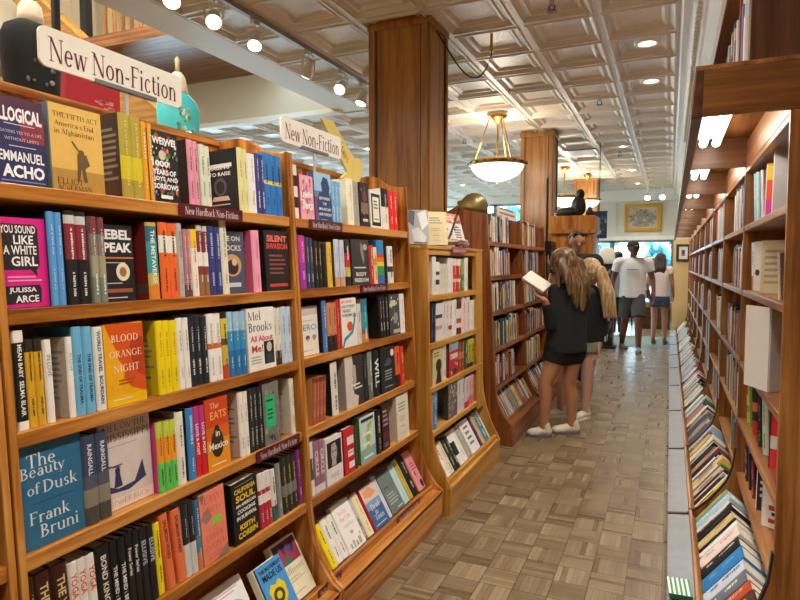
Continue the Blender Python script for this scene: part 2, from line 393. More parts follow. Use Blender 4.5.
fuse('shorts', [(hips[0]+U*.03, .118, hips[0].lerp(kn[0], .36), .098, True), (hips[1]+U*.03, .118, hips[1].lerp(kn[1], .36), .096, True), (hips[0]+U*.03, .122, hips[1]+U*.03, .122), (hips[0]-U*.02, .118, hips[1]-U*.02, .118)], SHB, .009, g, g_o, 3)
H1 = hair('dark_blond', '33241a', '66492e', 'a3845a')
hs = [(hc-hf*.025+U*.03, .106, hc+hf*.005+U*.03, .100), (hc-hf*.05+U*.0, .095, hc-hf*.06-U*.10, .085)]
bk = hc-hf*.07
for i, (o, ln, rr_) in enumerate([(-.085, .26, .035), (-.05, .34, .04), (-.01, .38, .045), (.035, .40, .045), (.08, .38, .042), (.11, .30, .034), (-.10, .18, .03)]):
    a = bk+r*o-U*.02; b_ = a-f*.075-U*ln*.5+r*.01; c_ = b_-f*.03-U*ln*.5+r*(.012 if i % 2 else -.012); hs += [(a, rr_+.016, b_, rr_+.006), (b_, rr_+.006, c_, .014)]
for sg in (-1, 1): hs += [(hc+hr*.075*sg+U*.05, .035, hc+hr*.085*sg-hf*.01-U*.05, .028), (hc+hr*.085*sg-hf*.01-U*.05, .028, hc+hr*.10*sg-hf*.03-U*.20, .02)]
fuse('hair', hs, H1, .008, g, g_o, 3)
eyes(hc, hf, hr, g, g_o)
SHC = paint('d9cfbd', .7, .1, 30); SOL = paint('6a6c72', .6); SOW = paint('e8e4da', .6)
for a_, d in zip(an, (Vector((-.97, -.25, 0)), Vector((-.95, -.30, 0)))): shoe(a_-d*.07, a_+d*(.15 if d.x < -.96 else .185), U, SHC, SOL, g, g_o, 1.12)
# the book she holds
A, B = atY(521.5, 279, 5.12), atY(547, 296, 5.10)
bz_ = (B-A).normalized(); bx_ = Vector((-.25, -.75, -.45)); bx_ = (bx_-bz_*bx_.dot(bz_)).normalized(); by_ = bz_.cross(bx_)
HM = Matrix(((bx_.x, by_.x, bz_.x, A.x), (bx_.y, by_.y, bz_.y, A.y), (bx_.z, by_.z, bz_.z, A.z), (0, 0, 0, 1)))
HELD = HM
# ---- her blonde companion
f = Vector((-.45, .85, 0)).normalized(); r = Vector((f.y, -f.x, 0)); org = Vector((-.72, 6.05, 0))
g = empty('person', org, 'young woman with a long pale blond ponytail, dark top and olive shorts', 'person'); g_o = org
hc = atY(589, 271, 6.05); hf = (f+Vector((-.5, 0, -.1))).normalized(); hr = hf.cross(U).normalized()
nk = atY(590, 287, 6.08); ch = atY(588, 305, 6.06); pv = atY(584, 340, 6.04)
Ls, Rs = atY(577, 295, 5.98), atY(600, 294, 6.12); Le, Re = atY(574, 320, 5.90), atY(602, 325, 6.1); Lw, Rw = atY(566, 312, 5.82), atY(598, 346, 6.0)
hips = [atY(577, 345, 6.0), atY(590, 344, 6.06)]; kn = [atY(563, 380, 5.98), atY(587, 378, 6.02)]; an = [atY(561, 408, 5.98), atY(585, 410, 6.0)]
SK2 = skin('c49a86')
caps = head_caps(hc, hf, hr, .97)+[(nk-U*.03, .048, hc-U*.05, .045), (nk-U*.04, .06, ch, .11), (ch, .11, pv, .12), (Ls, .048, Rs, .048), (hips[0], .09, hips[1], .09)]
for h_, k_, a_ in zip(hips, kn, an): caps += [(h_, .085, k_, .056), (k_, .056, k_.lerp(a_, .3), .054), (k_.lerp(a_, .3), .054, a_, .037), (a_, .037, Vector((a_.x, a_.y, .075)), .034)]
caps += [(Ls, .042, Le, .034), (Le, .034, Lw, .025), (Rs, .042, Re, .034), (Re, .034, Rw, .025)]+hand(Rw, (0, 0, -1), -r, f, .95, .5)+hand(Lw, (-.9, 0, .2), (0, 0, 1), (0, 1, 0), .95, .5)
fuse('body', caps, SK2, .0075, g, g_o, 3)
fuse('top', [(nk-U*.03, .062, nk-U*.06, .09), (nk-U*.08, .11, ch, .13),  (Ls, .062, Rs, .062), (ch+r*.06, .11, pv+r*.05-U*.01, .125, True), (ch-r*.06, .11, pv-r*.05-U*.01, .125, True), (ch, .13, pv-U*.01, .14, True), (Ls, .06, Le, .05), (Rs, .06, Re, .052), (Re, .052, Rw+(Re-Rw)*.2, .04, True), (Le, .05, Lw+(Le-Lw)*.2, .04, True)], paint('16171c', .9, .25, 40), .010, g, g_o, 4)
fuse('shorts', [(hips[0]+U*.02, .115, hips[0].lerp(kn[0], .28), .10, True), (hips[1]+U*.02, .12, hips[1].lerp(kn[1], .25), .105, True), (hips[0]+U*.02, .115, hips[1]+U*.02, .115)], paint('8c9a78', .85, .12, 20), .010, g, g_o, 3)
H2 = hair('pale_blond', '8a6c44', 'b8976a', 'dcc49a')
tp = hc-hf*.10+U*.045
hs = [(hc-hf*.02+U*.028, .103, hc+hf*.005+U*.026, .098), (hc-hf*.05-U*.02, .085, hc-hf*.05-U*.06, .07), (tp, .035, tp+r*.03-f*.03-U*.06, .04)]
for o in (-.03, 0, .03): q0 = tp+r*(.03+o*.6)-f*.03-U*.04; q1 = q0+r*(.05+o*.5)-f*.05-U*.22; q2 = q1+r*(.03+o*.5)-U*.22; hs += [(q0, .036, q1, .038), (q1, .038, q2, .018)]
fuse('hair', hs, H2, .008, g, g_o, 3); eyes(hc, hf, hr, g, g_o)
for a_, d in zip(an, (Vector((-.9, -.4, 0)), Vector((-.6, -.8, 0)))): shoe(a_-d*.07, a_+d*.175, U, paint('d8cfbc', .7), SOW, g, g_o, 1.05)
def stander(name_label, org, f, s, hcz, skc, top, bot, pose, shorts=True, vox=.009, sleeve=.55, hemz=.60, fem=False, shoec='b8b8b4', hat=None, hairm=None, face=False, legs=None, hf=None, topz=.80, wide=1.0):
    f = Vector(f).normalized(); r = Vector((f.y, -f.x, 0)); o = Vector(org)
    def P(a, b, z): return o+r*a*s+f*b*s+U*z*s
    g = empty('person', o, name_label, 'person'); sk = skin(skc)
    hc = P(0, .03, 1.595); hf = Vector(hf).normalized() if hf else f; hr = hf.cross(U).normalized()
    W_ = (.165 if fem else .20)*wide
    sh = [P(-W_, 0, 1.405), P(W_, 0, 1.405)]; el = [P(*q) for q in pose['el']]; wr = [P(*q) for q in pose['wr']]
    hp = [P(-.085, 0, .90), P(.085, 0, .90)]; kn = [P(*q) for q in legs['kn']]; an = [P(*q) for q in legs['an']]
    k = .9 if fem else 1.0
    caps = head_caps(hc, hf, hr, s)+[(P(0, 0, 1.45), .055*s*k, hc-U*.06*s, .052*s*k), (P(0, 0, 1.40), .07*s, P(0, 0, 1.25), .11*s), (P(-.05, 0, 1.25), .085*s, P(-.05, 0, .95), .09*s), (P(.05, 0, 1.25), .085*s, P(.05, 0, .95), .09*s), (sh[0], .055*s*k, sh[1], .055*s*k)]
    for h_, k_, a_ in zip(hp, kn, an): caps += [(h_, .092*s*k, k_, .06*s*k), (k_, .06*s*k, k_.lerp(a_, .3), .058*s*k), (k_.lerp(a_, .3), .058*s*k, a_, .04*s*k), (a_, .04*s*k, a_-U*.03, .04*s*k)]
    for i in (0, 1):
        caps += [(sh[i], .052*s*k, el[i], .042*s*k), (el[i], .042*s*k, wr[i], .029*s*k)]
        d = (wr[i]-el[i]).normalized(); caps += hand(wr[i], d, r*(1 if i == 0 else -1), f, s, .45)
    b = fuse('body', caps, sk, vox, g, o, 2)
    tc = [(sh[0], .066*s*k, sh[1], .066*s*k)]
    q = s*(.86 if fem else 1.0); wq = q*wide
    rg = [(P(0, -.005, z), r, a*wq, f, b*q) for z, a, b in ((1.475, .062, .058), (1.45, .10, .072), (1.42, .15, .088), (1.37, .185, .108), (1.28, .192, .122), (1.12, .182, .12), (1.0, .18, .12), (topz, .192, .13))]
    for i in (0, 1): tc += [(sh[i], .075*s*k, sh[i].lerp(el[i], sleeve), .07*s*k, True)]
    t = fuse('shirt', tc, top, .010, g, o, 5, rg)
    sc = [(hp[0]-U*.05, .108*s*k, hp[1]-U*.05, .108*s*k)]
    for h_, k_, a_ in zip(hp, kn, an):
        if shorts: e = h_.lerp(k_, (.90-hemz)/.42); sc += [(h_-U*.03, .108*s*k, e, .094*s*k+.012, True)]
        else: sc += [(h_+U*.03, .118*s*k, k_, .085*s, True), (k_, .085*s, a_, .075*s, True), (k_, .085*s, k_, .085*s)]
    fuse('shorts' if shorts else 'trousers', sc, bot, .010, g, o, 2)
    for a_, d in zip(an, legs.get('dir', [f, f])):
        d = Vector(d).normalized(); a0 = Vector((a_.x, a_.y, 0)); shoe(a0-d*.075, a0+d*.19*s, U, paint(shoec, .7), SOL, g, o, s)
    if hairm:
        hs = [(hc-hf*.03+U*.03*s, .092*s, hc-hf*.008+U*.044*s, .082*s), (hc-hf*.05-U*.01, .075*s, hc-hf*.05-U*.05, .055*s)]+[(hc+hr*sg*.072*s-hf*.005+U*.05*s, .026*s, hc+hr*sg*.078*s-hf*.02-U*.01*s, .016*s) for sg in (-1, 1)]+[(hc+hf*.055*s+hr*o*s+U*.085*s, .022*s, hc+hf*.07*s+hr*(o+.012)*s+U*.062*s, .012*s) for o in (-.05, -.02, .012, .042)]
        if fem:
            for a in (-.06, -.02, .02, .06): q = hc-hf*.06+r*a; hs += [(q, .05*s, q-U*.18-hf*.04, .05*s), (q-U*.18-hf*.04, .05*s, q-U*.30-hf*.03, .025*s)]
        fuse('hair', hs, hairm, .009, g, o, 2)
    if hat:
        m = MB(); m.lathe([(.097*s, -.0), (.098*s, .02), (.09*s, .06), (.06*s, .095), (0, .108)], hc-hf*.012*s+U*.03*s, hat, 20); c = m.build('cap', g, o, smooth=True)
        m = MB(); pts = []
        for i in range(13): a = PI*i/12; q = hc+hf*(.075+.085*math.sin(a))*s+hr*math.cos(a)*.075*s+U*.042*s; pts.append(q)
        n = len(pts); m.add(pts+[p+U*.006 for p in pts], [tuple(range(n))[::-1], tuple(range(n, 2*n))]+[(i, (i+1) % n, n+(i+1) % n, n+i) for i in range(n)], hat); m.build('cap_brim', c, o)
    if face: eyes(hc, hf, hr, g, o, s)
    return g, P, hc, hf, hr, b
ARMS = {'el': [(-.27, -.03, 1.13), (.27, -.03, 1.13)], 'wr': [(-.29, .05, .88), (.29, .05, .88)]}
STAND = {'kn': [(-.09, .03, .49), (.09, .03, .49)], 'an': [(-.10, 0, .085), (.10, 0, .085)]}
# dark-haired man with sunglasses pushed up
p = stander('dark-haired man with sunglasses on his head behind the two young women', (-1.03, 7.52, 0), (.25, -1, 0), 1.105, 0, 'c08a6a', paint('2c3038', .85), paint('2a3040', .8), ARMS, shorts=False, hairm=hair('dark', '22170f', '3c2a1c', '5c4430'), face=True, legs=STAND, hf=(.35, -1, -.18))
g, P, hc, hf, hr, b = p; u = hr.cross(hf)
m = MB()
for sg in (-1, 1): m.ball(hc+hf*.075+hr*.036*sg+u*.105, .026, .012, .016, BLK, 10, 6)
m.tube([hc+hf*.085-hr*.06+u*.105, hc+hf*.092+u*.107, hc+hf*.085+hr*.06+u*.105], .004, BLK, 6)
for sg in (-1, 1): m.tube([hc+hf*.08+hr*.062*sg+u*.105, hc-hf*.03+hr*.10*sg+u*.06], .004, BLK, 6)
m.build('sunglasses', g, g.location)
# man in the white T-shirt walking up the aisle
WALK = {'kn': [(-.085, .14, .50), (.10, -.04, .49)], 'an': [(-.09, .16, .10), (.125, -.26, .13)], 'dir': [(.1, -1, 0), (.5, -1, 0)]}
WT = paint('e6e8ea', .85, .04, 25)
p = stander('man in a white T-shirt, dark cap and grey shorts walking up the aisle', (-.585, 11.15, 0), (.12, -1, 0), 1.10, 0, '7a4a34', WT, paint('4a4c50', .85, .1, 30), {'el': [(-.29, -.03, 1.12), (.29, -.03, 1.12)], 'wr': [(-.30, .07, .87), (.32, -.0, .88)]}, hat=paint('18181a', .8), legs=WALK, hf=(.75, -.8, -.12), hemz=.52, topz=.84, face=True, wide=1.08, shoec='8a9290')
g, P, hc, hf, hr, b = p
m = MB(); 
for i, w in enumerate((.16,)): m.box(-.585-.09, -.585+.09, 11.15-.150, 11.15-.139, 1.40, 1.415, paint('9aa4b4'))
m.build('shirt_print', g, g.location)
# woman in pink top and denim shorts seen from behind
p = stander('woman in a pale pink top and denim shorts seen from behind', (-.17, 12.25, 0), (.12, 1, 0), 1.0, 0, 'a87a60', paint('e2d0cc', .85, .05, 25), paint('34465e', .85, .15, 40), {'el': [(-.21, -.02, 1.14), (.21, .0, 1.14)], 'wr': [(-.22, .10, .93), (.22, .10, .93)]}, hairm=hair('brown', '1c120e', '38231a', '54382a'), fem=True, legs=STAND, hemz=.70, topz=.90, sleeve=.35, shoec='7a5a44')
g, P, hc, hf, hr, b = p
m = MB(); m.tube([P(-.08, -.105, 1.42), P(-.13, -.125, 1.2), P(-.20, -.10, .95)], .012, paint('5a2a30'), 6); m.box(-.51, -.33, 12.16, 12.22, .86, 1.02, paint('4a2a2c')); m.build('shoulder_bag', g, g.location)
# someone mostly hidden behind the walking man
stander('dark-haired person mostly hidden behind the man in the white T-shirt', (-.98, 13.2, 0), (-.3, 1, 0), 1.03, 0, 'b08a70', paint('8a8f98', .85), paint('2c3440', .8), ARMS, shorts=False, hairm=hair('black', '0c0a0a', '1c1614', '2a221e'), legs=STAND)
# ================================================================== THE SETTING
CH = 3.4                     # ceiling height
XR, YF, YB, XL = .03, -3.5, 17.0, -8.5
def floor_mat():
    m, nt, b = new_mat('parquet'); L = nt.links
    tc = node(nt, 'ShaderNodeTexCoord'); sp = node(nt, 'ShaderNodeSeparateXYZ'); L.new(tc.outputs['Object'], sp.inputs[0])
    def mth(op, a, bb=None, c=None):
        n = node(nt, 'ShaderNodeMath', operation=op)
        for i, q in enumerate((a, bb, c)):
            if q is None: continue
            if isinstance(q, (int, float)): n.inputs[i].default_value = q
            else: L.new(q, n.inputs[i])
        return n.outputs[0]
    T = .158
    u = mth('DIVIDE', sp.outputs[0], T); v = mth('DIVIDE', sp.outputs[1], T)
    iu = mth('FLOOR', u); iv = mth('FLOOR', v); fu = mth('FRACT', u); fv = mth('FRACT', v)
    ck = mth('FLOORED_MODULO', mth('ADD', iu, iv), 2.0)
    cross = mth('ADD', mth('MULTIPLY', fu, ck), mth('MULTIPLY', fv, mth('SUBTRACT', 1.0, ck)))
    along = mth('ADD', mth('MULTIPLY', fv, ck), mth('MULTIPLY', fu, mth('SUBTRACT', 1.0, ck)))
    s6 = mth('MULTIPLY', cross, 6.0); isl = mth('FLOOR', s6); fs = mth('FRACT', s6)
    cb = node(nt, 'ShaderNodeCombineXYZ'); L.new(iu, cb.inputs[0]); L.new(iv, cb.inputs[1]); L.new(isl, cb.inputs[2])
    wn = node(nt, 'ShaderNodeTexWhiteNoise', noise_dimensions='3D'); L.new(cb.outputs[0], wn.inputs['Vector'])
    c2 = node(nt, 'ShaderNodeCombineXYZ'); L.new(iu, c2.inputs[0]); L.new(iv, c2.inputs[1])
    w2 = node(nt, 'ShaderNodeTexWhiteNoise', noise_dimensions='3D'); L.new(c2.outputs[0], w2.inputs['Vector'])
    c3 = node(nt, 'ShaderNodeCombineXYZ'); L.new(mth('MULTIPLY', along, 3.0), c3.inputs[0]); L.new(mth('MULTIPLY', cross, 60.0), c3.inputs[1]); L.new(mth('ADD', mth('MULTIPLY', iu, 7.3), mth('MULTIPLY', iv, 3.1)), c3.inputs[2])
    gn = node(nt, 'ShaderNodeTexNoise'); gn.inputs['Scale'].default_value = 1.0; gn.inputs['Detail'].default_value = 3; L.new(c3.outputs[0], gn.inputs['Vector'])
    val = mth('ADD', mth('ADD', mth('MULTIPLY', wn.outputs['Value'], .36), mth('MULTIPLY', w2.outputs['Value'], .22)), mth('ADD', mth('MULTIPLY', gn.outputs['Fac'], .48), mth('MULTIPLY', ck, .14)))  # last term paints the slat-direction sheen of alternate tiles into the colour
    cr = node(nt, 'ShaderNodeValToRGB'); e = cr.color_ramp.elements
    e[0].position = .16; e[0].color = lin('5a4834'); e[1].position = .95; e[1].color = lin('978366')
    k = e.new(.5); k.color = lin('735f46'); L.new(val, cr.inputs['Fac'])
    g1 = mth('LESS_THAN', fs, .09); g2 = mth('LESS_THAN', mth('MINIMUM', mth('MINIMUM', fu, mth('SUBTRACT', 1.0, fu)), mth('MINIMUM', fv, mth('SUBTRACT', 1.0, fv))), .014)
    gap = mth('MAXIMUM', mth('MULTIPLY', g1, .45), mth('MULTIPLY', g2, .8))
    mx = node(nt, 'ShaderNodeMix', data_type='RGBA'); L.new(gap, mx.inputs[0]); L.new(cr.outputs['Color'], mx.inputs[6]); mx.inputs[7].default_value = lin('2c241c')
    L.new(mx.outputs[2], b.inputs['Base Color'])
    L.new(mth('ADD', .26, mth('MULTIPLY', wn.outputs['Value'], .16)), b.inputs['Roughness'])
    return m
def tin_mat():
    m, nt, b = new_mat('painted_tin'); L = nt.links
    tc = node(nt, 'ShaderNodeTexCoord'); vo = node(nt, 'ShaderNodeTexVoronoi'); vo.inputs['Scale'].default_value = 45
    nz = node(nt, 'ShaderNodeTexNoise'); nz.inputs['Scale'].default_value = 6; nz.inputs['Detail'].default_value = 4
    L.new(tc.outputs['Object'], vo.inputs['Vector']); L.new(tc.outputs['Object'], nz.inputs['Vector'])
    bp = node(nt, 'ShaderNodeBump'); bp.inputs['Strength'].default_value = .25; bp.inputs['Distance'].default_value = .01
    L.new(vo.outputs['Distance'], bp.inputs['Height']); L.new(bp.outputs[0], b.inputs['Normal'])
    cr = node(nt, 'ShaderNodeValToRGB'); e = cr.color_ramp.elements
    e[0].color = lin('cfc6b8'); e[1].color = lin('e4dcd0'); L.new(nz.outputs['Fac'], cr.inputs['Fac']); L.new(cr.outputs[0], b.inputs['Base Color'])
    b.inputs['Roughness'].default_value = .38
    return m
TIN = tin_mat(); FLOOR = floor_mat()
CREAM = paint('e6dccb', .5, .04, 4); BEIGE = paint('cdb99b', .7, .05, 3); OFFW = paint('ece8e0', .55, .04, 4)
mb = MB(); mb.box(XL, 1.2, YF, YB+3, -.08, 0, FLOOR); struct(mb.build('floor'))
TX, TY = .585, .615
def ceil_mesh(cells):
    mb = MB()
    for (x0, x1, y0, y1) in cells:
        rings = []
        for ins, z in ((0, CH), (.022, CH), (.03, CH-.012), (.042, CH-.012), (.05, CH), (.075, CH+.022), (.09, CH+.022), (.098, CH+.012), (.115, CH+.012), (.14, CH+.034)):
            rings.append([(x0+ins, y0+ins, z), (x1-ins, y0+ins, z), (x1-ins, y1-ins, z), (x0+ins, y1-ins, z)])
        vs = [p for r in rings for p in r]; fs = []
        for i in range(len(rings)-1):
            for k in range(4): fs.append((i*4+k, (i+1)*4+k, (i+1)*4+(k+1) % 4, i*4+(k+1) % 4))
        n = len(rings)-1; fs.append((n*4, n*4+3, n*4+2, n*4+1))
        mb.add(vs, fs, TIN)
    return mb
cells = []
for k in range(0, 15):
    x1 = XR-TX*k; x0 = x1-TX
    for j in range(-14, 20):
        y0 = 4.9+TY*j; y1 = y0+TY
        if k >= 6 and y1 < 6.76: continue          # the stairwell opening
        if y0 < YF-.6 or y1 > YB+.3: continue
        cells.append((x0, x1, y0, y1))
mb = ceil_mesh(cells)
mb.box(XR-TX*6-.37, XR-TX*6-.001, YF, 6.745, CH-.003, CH+.25, CREAM)         # rim of the stairwell
struct(mb.build('ceiling', fix=False))
mb = MB(); mb.box(XR-TX*6, 1.2, YF, YB+.3, CH+.05, CH+.14, CREAM); mb.box(XL, XR-TX*6, 6.745, YB+.3, CH+.05, CH+.14, CREAM)
mb.box(XL, XR-TX*6, YF, 6.745, 5.6, 5.7, CREAM); struct(mb.build('ceiling_deck'))
mb = MB(); mb.box(XL, XR-TX*6-.3, 6.64, 6.744, CH+.0, 5.6, BEIGE); mb.box(XL, XR-TX*6-.3, 6.62, 6.744, CH-.03, CH+.03, CREAM); struct(mb.build('wall_stairwell'))
mb = MB(); mb.box(XL-.1, XL, YF, 8.0, 0, 5.6, BEIGE); mb.box(XL-.1, XL, 8.0, YB, 0, .8, BEIGE); mb.box(XL-.1, XL, 8.0, YB, 3.2, 5.6, BEIGE); struct(mb.build('wall_left'))
mb = MB(); mb.box(XL, 1.2, YF-.1, YF, 0, 5.6, BEIGE); struct(mb.build('wall_rear'))
mb = MB(); mb.box(.9, 1.0, YF, YB, 0, CH+.1, paint('b9a78c', .6, .05, 4)); struct(mb.build('wall_right'))
# cornice along the right, a stack of beads and flats
mb = MB()
mb.prism([(XR, CH-.03), (XR, CH+.09), (.9, CH+.09), (.9, CH-.9), (.26, CH-.62), (.235, CH-.4), (.18, CH-.3), (.17, CH-.2), (.10, CH-.14), (.09, CH-.06), (.045, CH-.05)], 'y', YF, YB, TIN)
for j in range(90):
    y = 1.5+.09*j; mb.ball((.135, y, CH-.18), .02, .02, .02, TIN, 6, 4)
struct(mb.build('trim_1'))
# front of the shop: glass wall with posts, cream panelling above
GL = None
def glass_mat():
    m = bpy.data.materials.new('window_glass'); m.use_nodes = True; nt = m.node_tree; nt.nodes.clear()
    o = node(nt, 'ShaderNodeOutputMaterial'); t = node(nt, 'ShaderNodeBsdfTransparent'); g = node(nt, 'ShaderNodeBsdfGlossy'); x = node(nt, 'ShaderNodeMixShader')
    t.inputs[0].default_value = (.93, .98, 1, 1); g.inputs['Roughness'].default_value = .05; x.inputs[0].default_value = .07
    nt.links.new(t.outputs[0], x.inputs[1]); nt.links.new(g.outputs[0], x.inputs[2]); nt.links.new(x.outputs[0], o.inputs[0]); return m
GL = glass_mat(); STEEL = paint('8f9499', .35, .05, 20, metal=.6); BLK = paint('1a1a1c', .4, .1)
PANEL = paint('d9d3c4', .55, .04, 5)
WZ = 2.12
mb = MB(); mb.box(-3.1, 1.0, YB, YB+.12, WZ, CH+.1, PANEL)
for i in range(8):
    x = -2.9+.52*i; mb.box(x-.012, x+.012, YB-.02, YB, WZ, CH-.3, PANEL)
mb.box(-3.1, 1.0, YB-.03, YB, WZ, WZ+.1, OFFW); mb.box(-3.1, 1.0, YB-.25, YB, CH-.28, CH, OFFW)
mb.box(XL, -3.1, YB, YB+.12, 3.2, CH+.1, PANEL); mb.box(.06, 1.0, YB, YB+.12, 0, WZ, paint('e0bd7c', .6, .05, 4))
mb.box(XL, .06, YB, YB+.12, 0, .1, STEEL)
struct(mb.build('wall_front'))
for i, (a, b, h) in enumerate([(-1.42, .06, WZ), (-2.95, -1.42, WZ), (-4.6, -3.1, 3.2), (-6.2, -4.6, 3.2), (-8.5, -6.2, 3.2)]):
    mb = MB()
    for x in (a, b-.06): mb.box(x, x+.06, YB, YB+.1, .1, h, STEEL)
    mb.box(a, b, YB, YB+.1, h-.06, h, STEEL); mb.box(a, b, YB, YB+.1, .1, .18, STEEL)
    w = struct(mb.build('window_%d' % (i+1)))
    g = MB(); g.box(a+.06, b-.06, YB+.04, YB+.05, .18, h-.06, GL); g.build('window_pane', w)
for i, (a, b) in enumerate([(8.0, 11.0), (11.0, 14.0), (14.0, YB)]):
    mb = MB()
    for y in (a, b-.06): mb.box(XL-.08, XL, y, y+.06, .8, 3.2, STEEL)
    mb.box(XL-.08, XL, a, b, 3.14, 3.2, STEEL); mb.box(XL-.08, XL, a, b, .8, .88, STEEL)
    w = struct(mb.build('window_%d' % (i+6)))
    g = MB(); g.box(XL-.05, XL-.04, a+.06, b-.06, .88, 3.14, GL); g.build('window_pane', w)
# the street outside
mb = MB(); mb.box(-16, 8, YB+2.0, YB+14, -.12, -.02, paint('b9c0c2', .8, .1, 2)); struct(mb.build('ground'))
# ------------------------------------------------------------------ columns
def column(x0, x1, y0, y1, label, z1=CH):
    e = empty('wood_column', ((x0+x1)/2, (y0+y1)/2, 0), label, 'column', 'wood-clad columns'); o = e.location
    wz, wd = W(COLW), W(DARK)
    c = MB(); c.box(x0, x1, y0, y1, 0, z1+.04, wz); c.build('core', e, o)
    s = MB()
    for (a, b) in ((x0, x0+.055), (x1-.055, x1)):
        s.box(a, b, y0-.018, y0, 0, z1, wz)
    for (a, b) in ((y0, y0+.045), (y1-.045, y1)): s.box(x1, x1+.015, a, b, 0, z1, wz)
    s.build('corner_stile', e, o, .004)
    f = MB(); f.box(x0+.055, x0+.068, y0-.010, y0, 0, z1, wd); f.box(x1-.068, x1-.055, y0-.010, y0, 0, z1, wd)
    f.box(x1, x1+.012, y1-.056, y1-.045, 0, z1, wd); f.build('inlay_strip', e, o)
    q = MB(); q.box(x0-.01, x1+.022, y0-.025, y1, z1-.05, z1, wz); q.build('crown_band', e, o, .006)
column(-2.25, -1.74, 4.44, 4.85, 'big wood-clad column rising behind the pale bookcase with the brass lamp')
column(-2.04, -1.58, 8.92, 9.28, 'wood-clad column behind the bookcases where the two young women browse')
column(-2.02, -1.53, 14.1, 14.6, 'small far wood-clad column beside the blue poster')
# ================================================================== BOOKCASES
TL = math.atan(.0586)
def fx(z): return -1.43+(1.95-z)*.0586
SH_A = [1.69, 1.395, 1.105, .812, .515]
def prof_left(dx=0, back=-1.78, scurve=True):
    p = [(back, 0), (-1.195, 0), (-1.19, .17), (-1.225, .195), (-1.255, .23), (-1.29, .285), (-1.315, .345), (-1.333, .41), (-1.345, .5), (-1.36, .8), (-1.43, 1.955)]
    p += [(-1.45, 1.95), (-1.51, 1.957), (-1.545, 1.968), (-1.575, 1.983), (-1.605, 2.005), (-1.63, 2.018), (-1.66, 2.027), (-1.69, 2.028), (-1.74, 2.02), (back, 2.02)]
    return [(x+dx, z) for x, z in p]
def left_case(y0, y1, wd, label, dx=0, shelves=SH_A, prof=None, tray=True, mids=(), back=-1.78, btop=2.02, name='bookcase'):
    e = empty(name, (-1.4+dx, (y0+y1)/2, 0), label, 'bookcase', 'bookcases down the left side of the aisle'); o = e.location
    wz, wy, wx = W(wd, 'z'), W(wd, 'y'), W(wd, 'x')
    prof = prof or prof_left(dx, back)
    P = .0185
    for (a, b) in [(y0, y0+P), (y1-P, y1)]:
        m = MB(); m.prism(prof, 'y', a, b, wz); m.build('side_panel', e, o, .002)
    for y in mids:
        m = MB(); m.prism(prof, 'y', y-P/2, y+P/2, wz); m.build('divider', e, o, .002)
    edges = [y0+P]+[q for y in mids for q in (y-P/2, y+P/2)]+[y1-P]
    m = MB(); m.box(back-.02+dx*0, back, y0, y1, .0, btop, wz); m.box(back-.02, back+.012, y0, y1, btop-.02, btop+.006, wy); m.build('back_panel', e, o, .002)
    for z in shelves:
        for i in range(0, len(edges), 2):
            xf = fx(z)+dx-.001; q = (xf-back)*.0586
            m = MB(); m.prism([(xf, z-.038), (xf, z), (back+.001, z-q), (back+.001, z-q-.038)], 'y', edges[i], edges[i+1], wy); m.build('shelf', e, o, .003)
    for i in range(0, len(edges), 2):
        a, b = edges[i], edges[i+1]
        m = MB(); m.box(-1.212+dx, -1.192+dx, a, b, 0, .168, wy); m.box(-1.277+dx, -1.192+dx, a, b, .15, .170, wy); m.build('plinth', e, o, .003)
        if tray:
            m = MB()
            m.prism([(-1.277+dx, .168), (-1.437+dx, .079), (-1.445+dx, .093), (-1.285+dx, .182)][::-1], 'y', a, b, wy)
            m.prism([(-1.437+dx, .079), (-1.62+dx, .408), (-1.634+dx, .40), (-1.451+dx, .071)], 'y', a, b, wy); m.build('display_tray', e, o)
            m = MB(); m.box(-1.272+dx, -1.250+dx, a, b, .168, .197, wy); m.build('tray_lip', e, o, .004)
    return e
left_case(-.28, .878, OAK, 'oak bookcase of which only the edge shows at the picture margin')
left_case(.885, 2.092, OAK, 'honey oak bookcase in front of the turquoise shirt mannequin')
left_case(2.096, 3.30, OAK, 'honey oak bookcase in front of the yellow arrow sign')
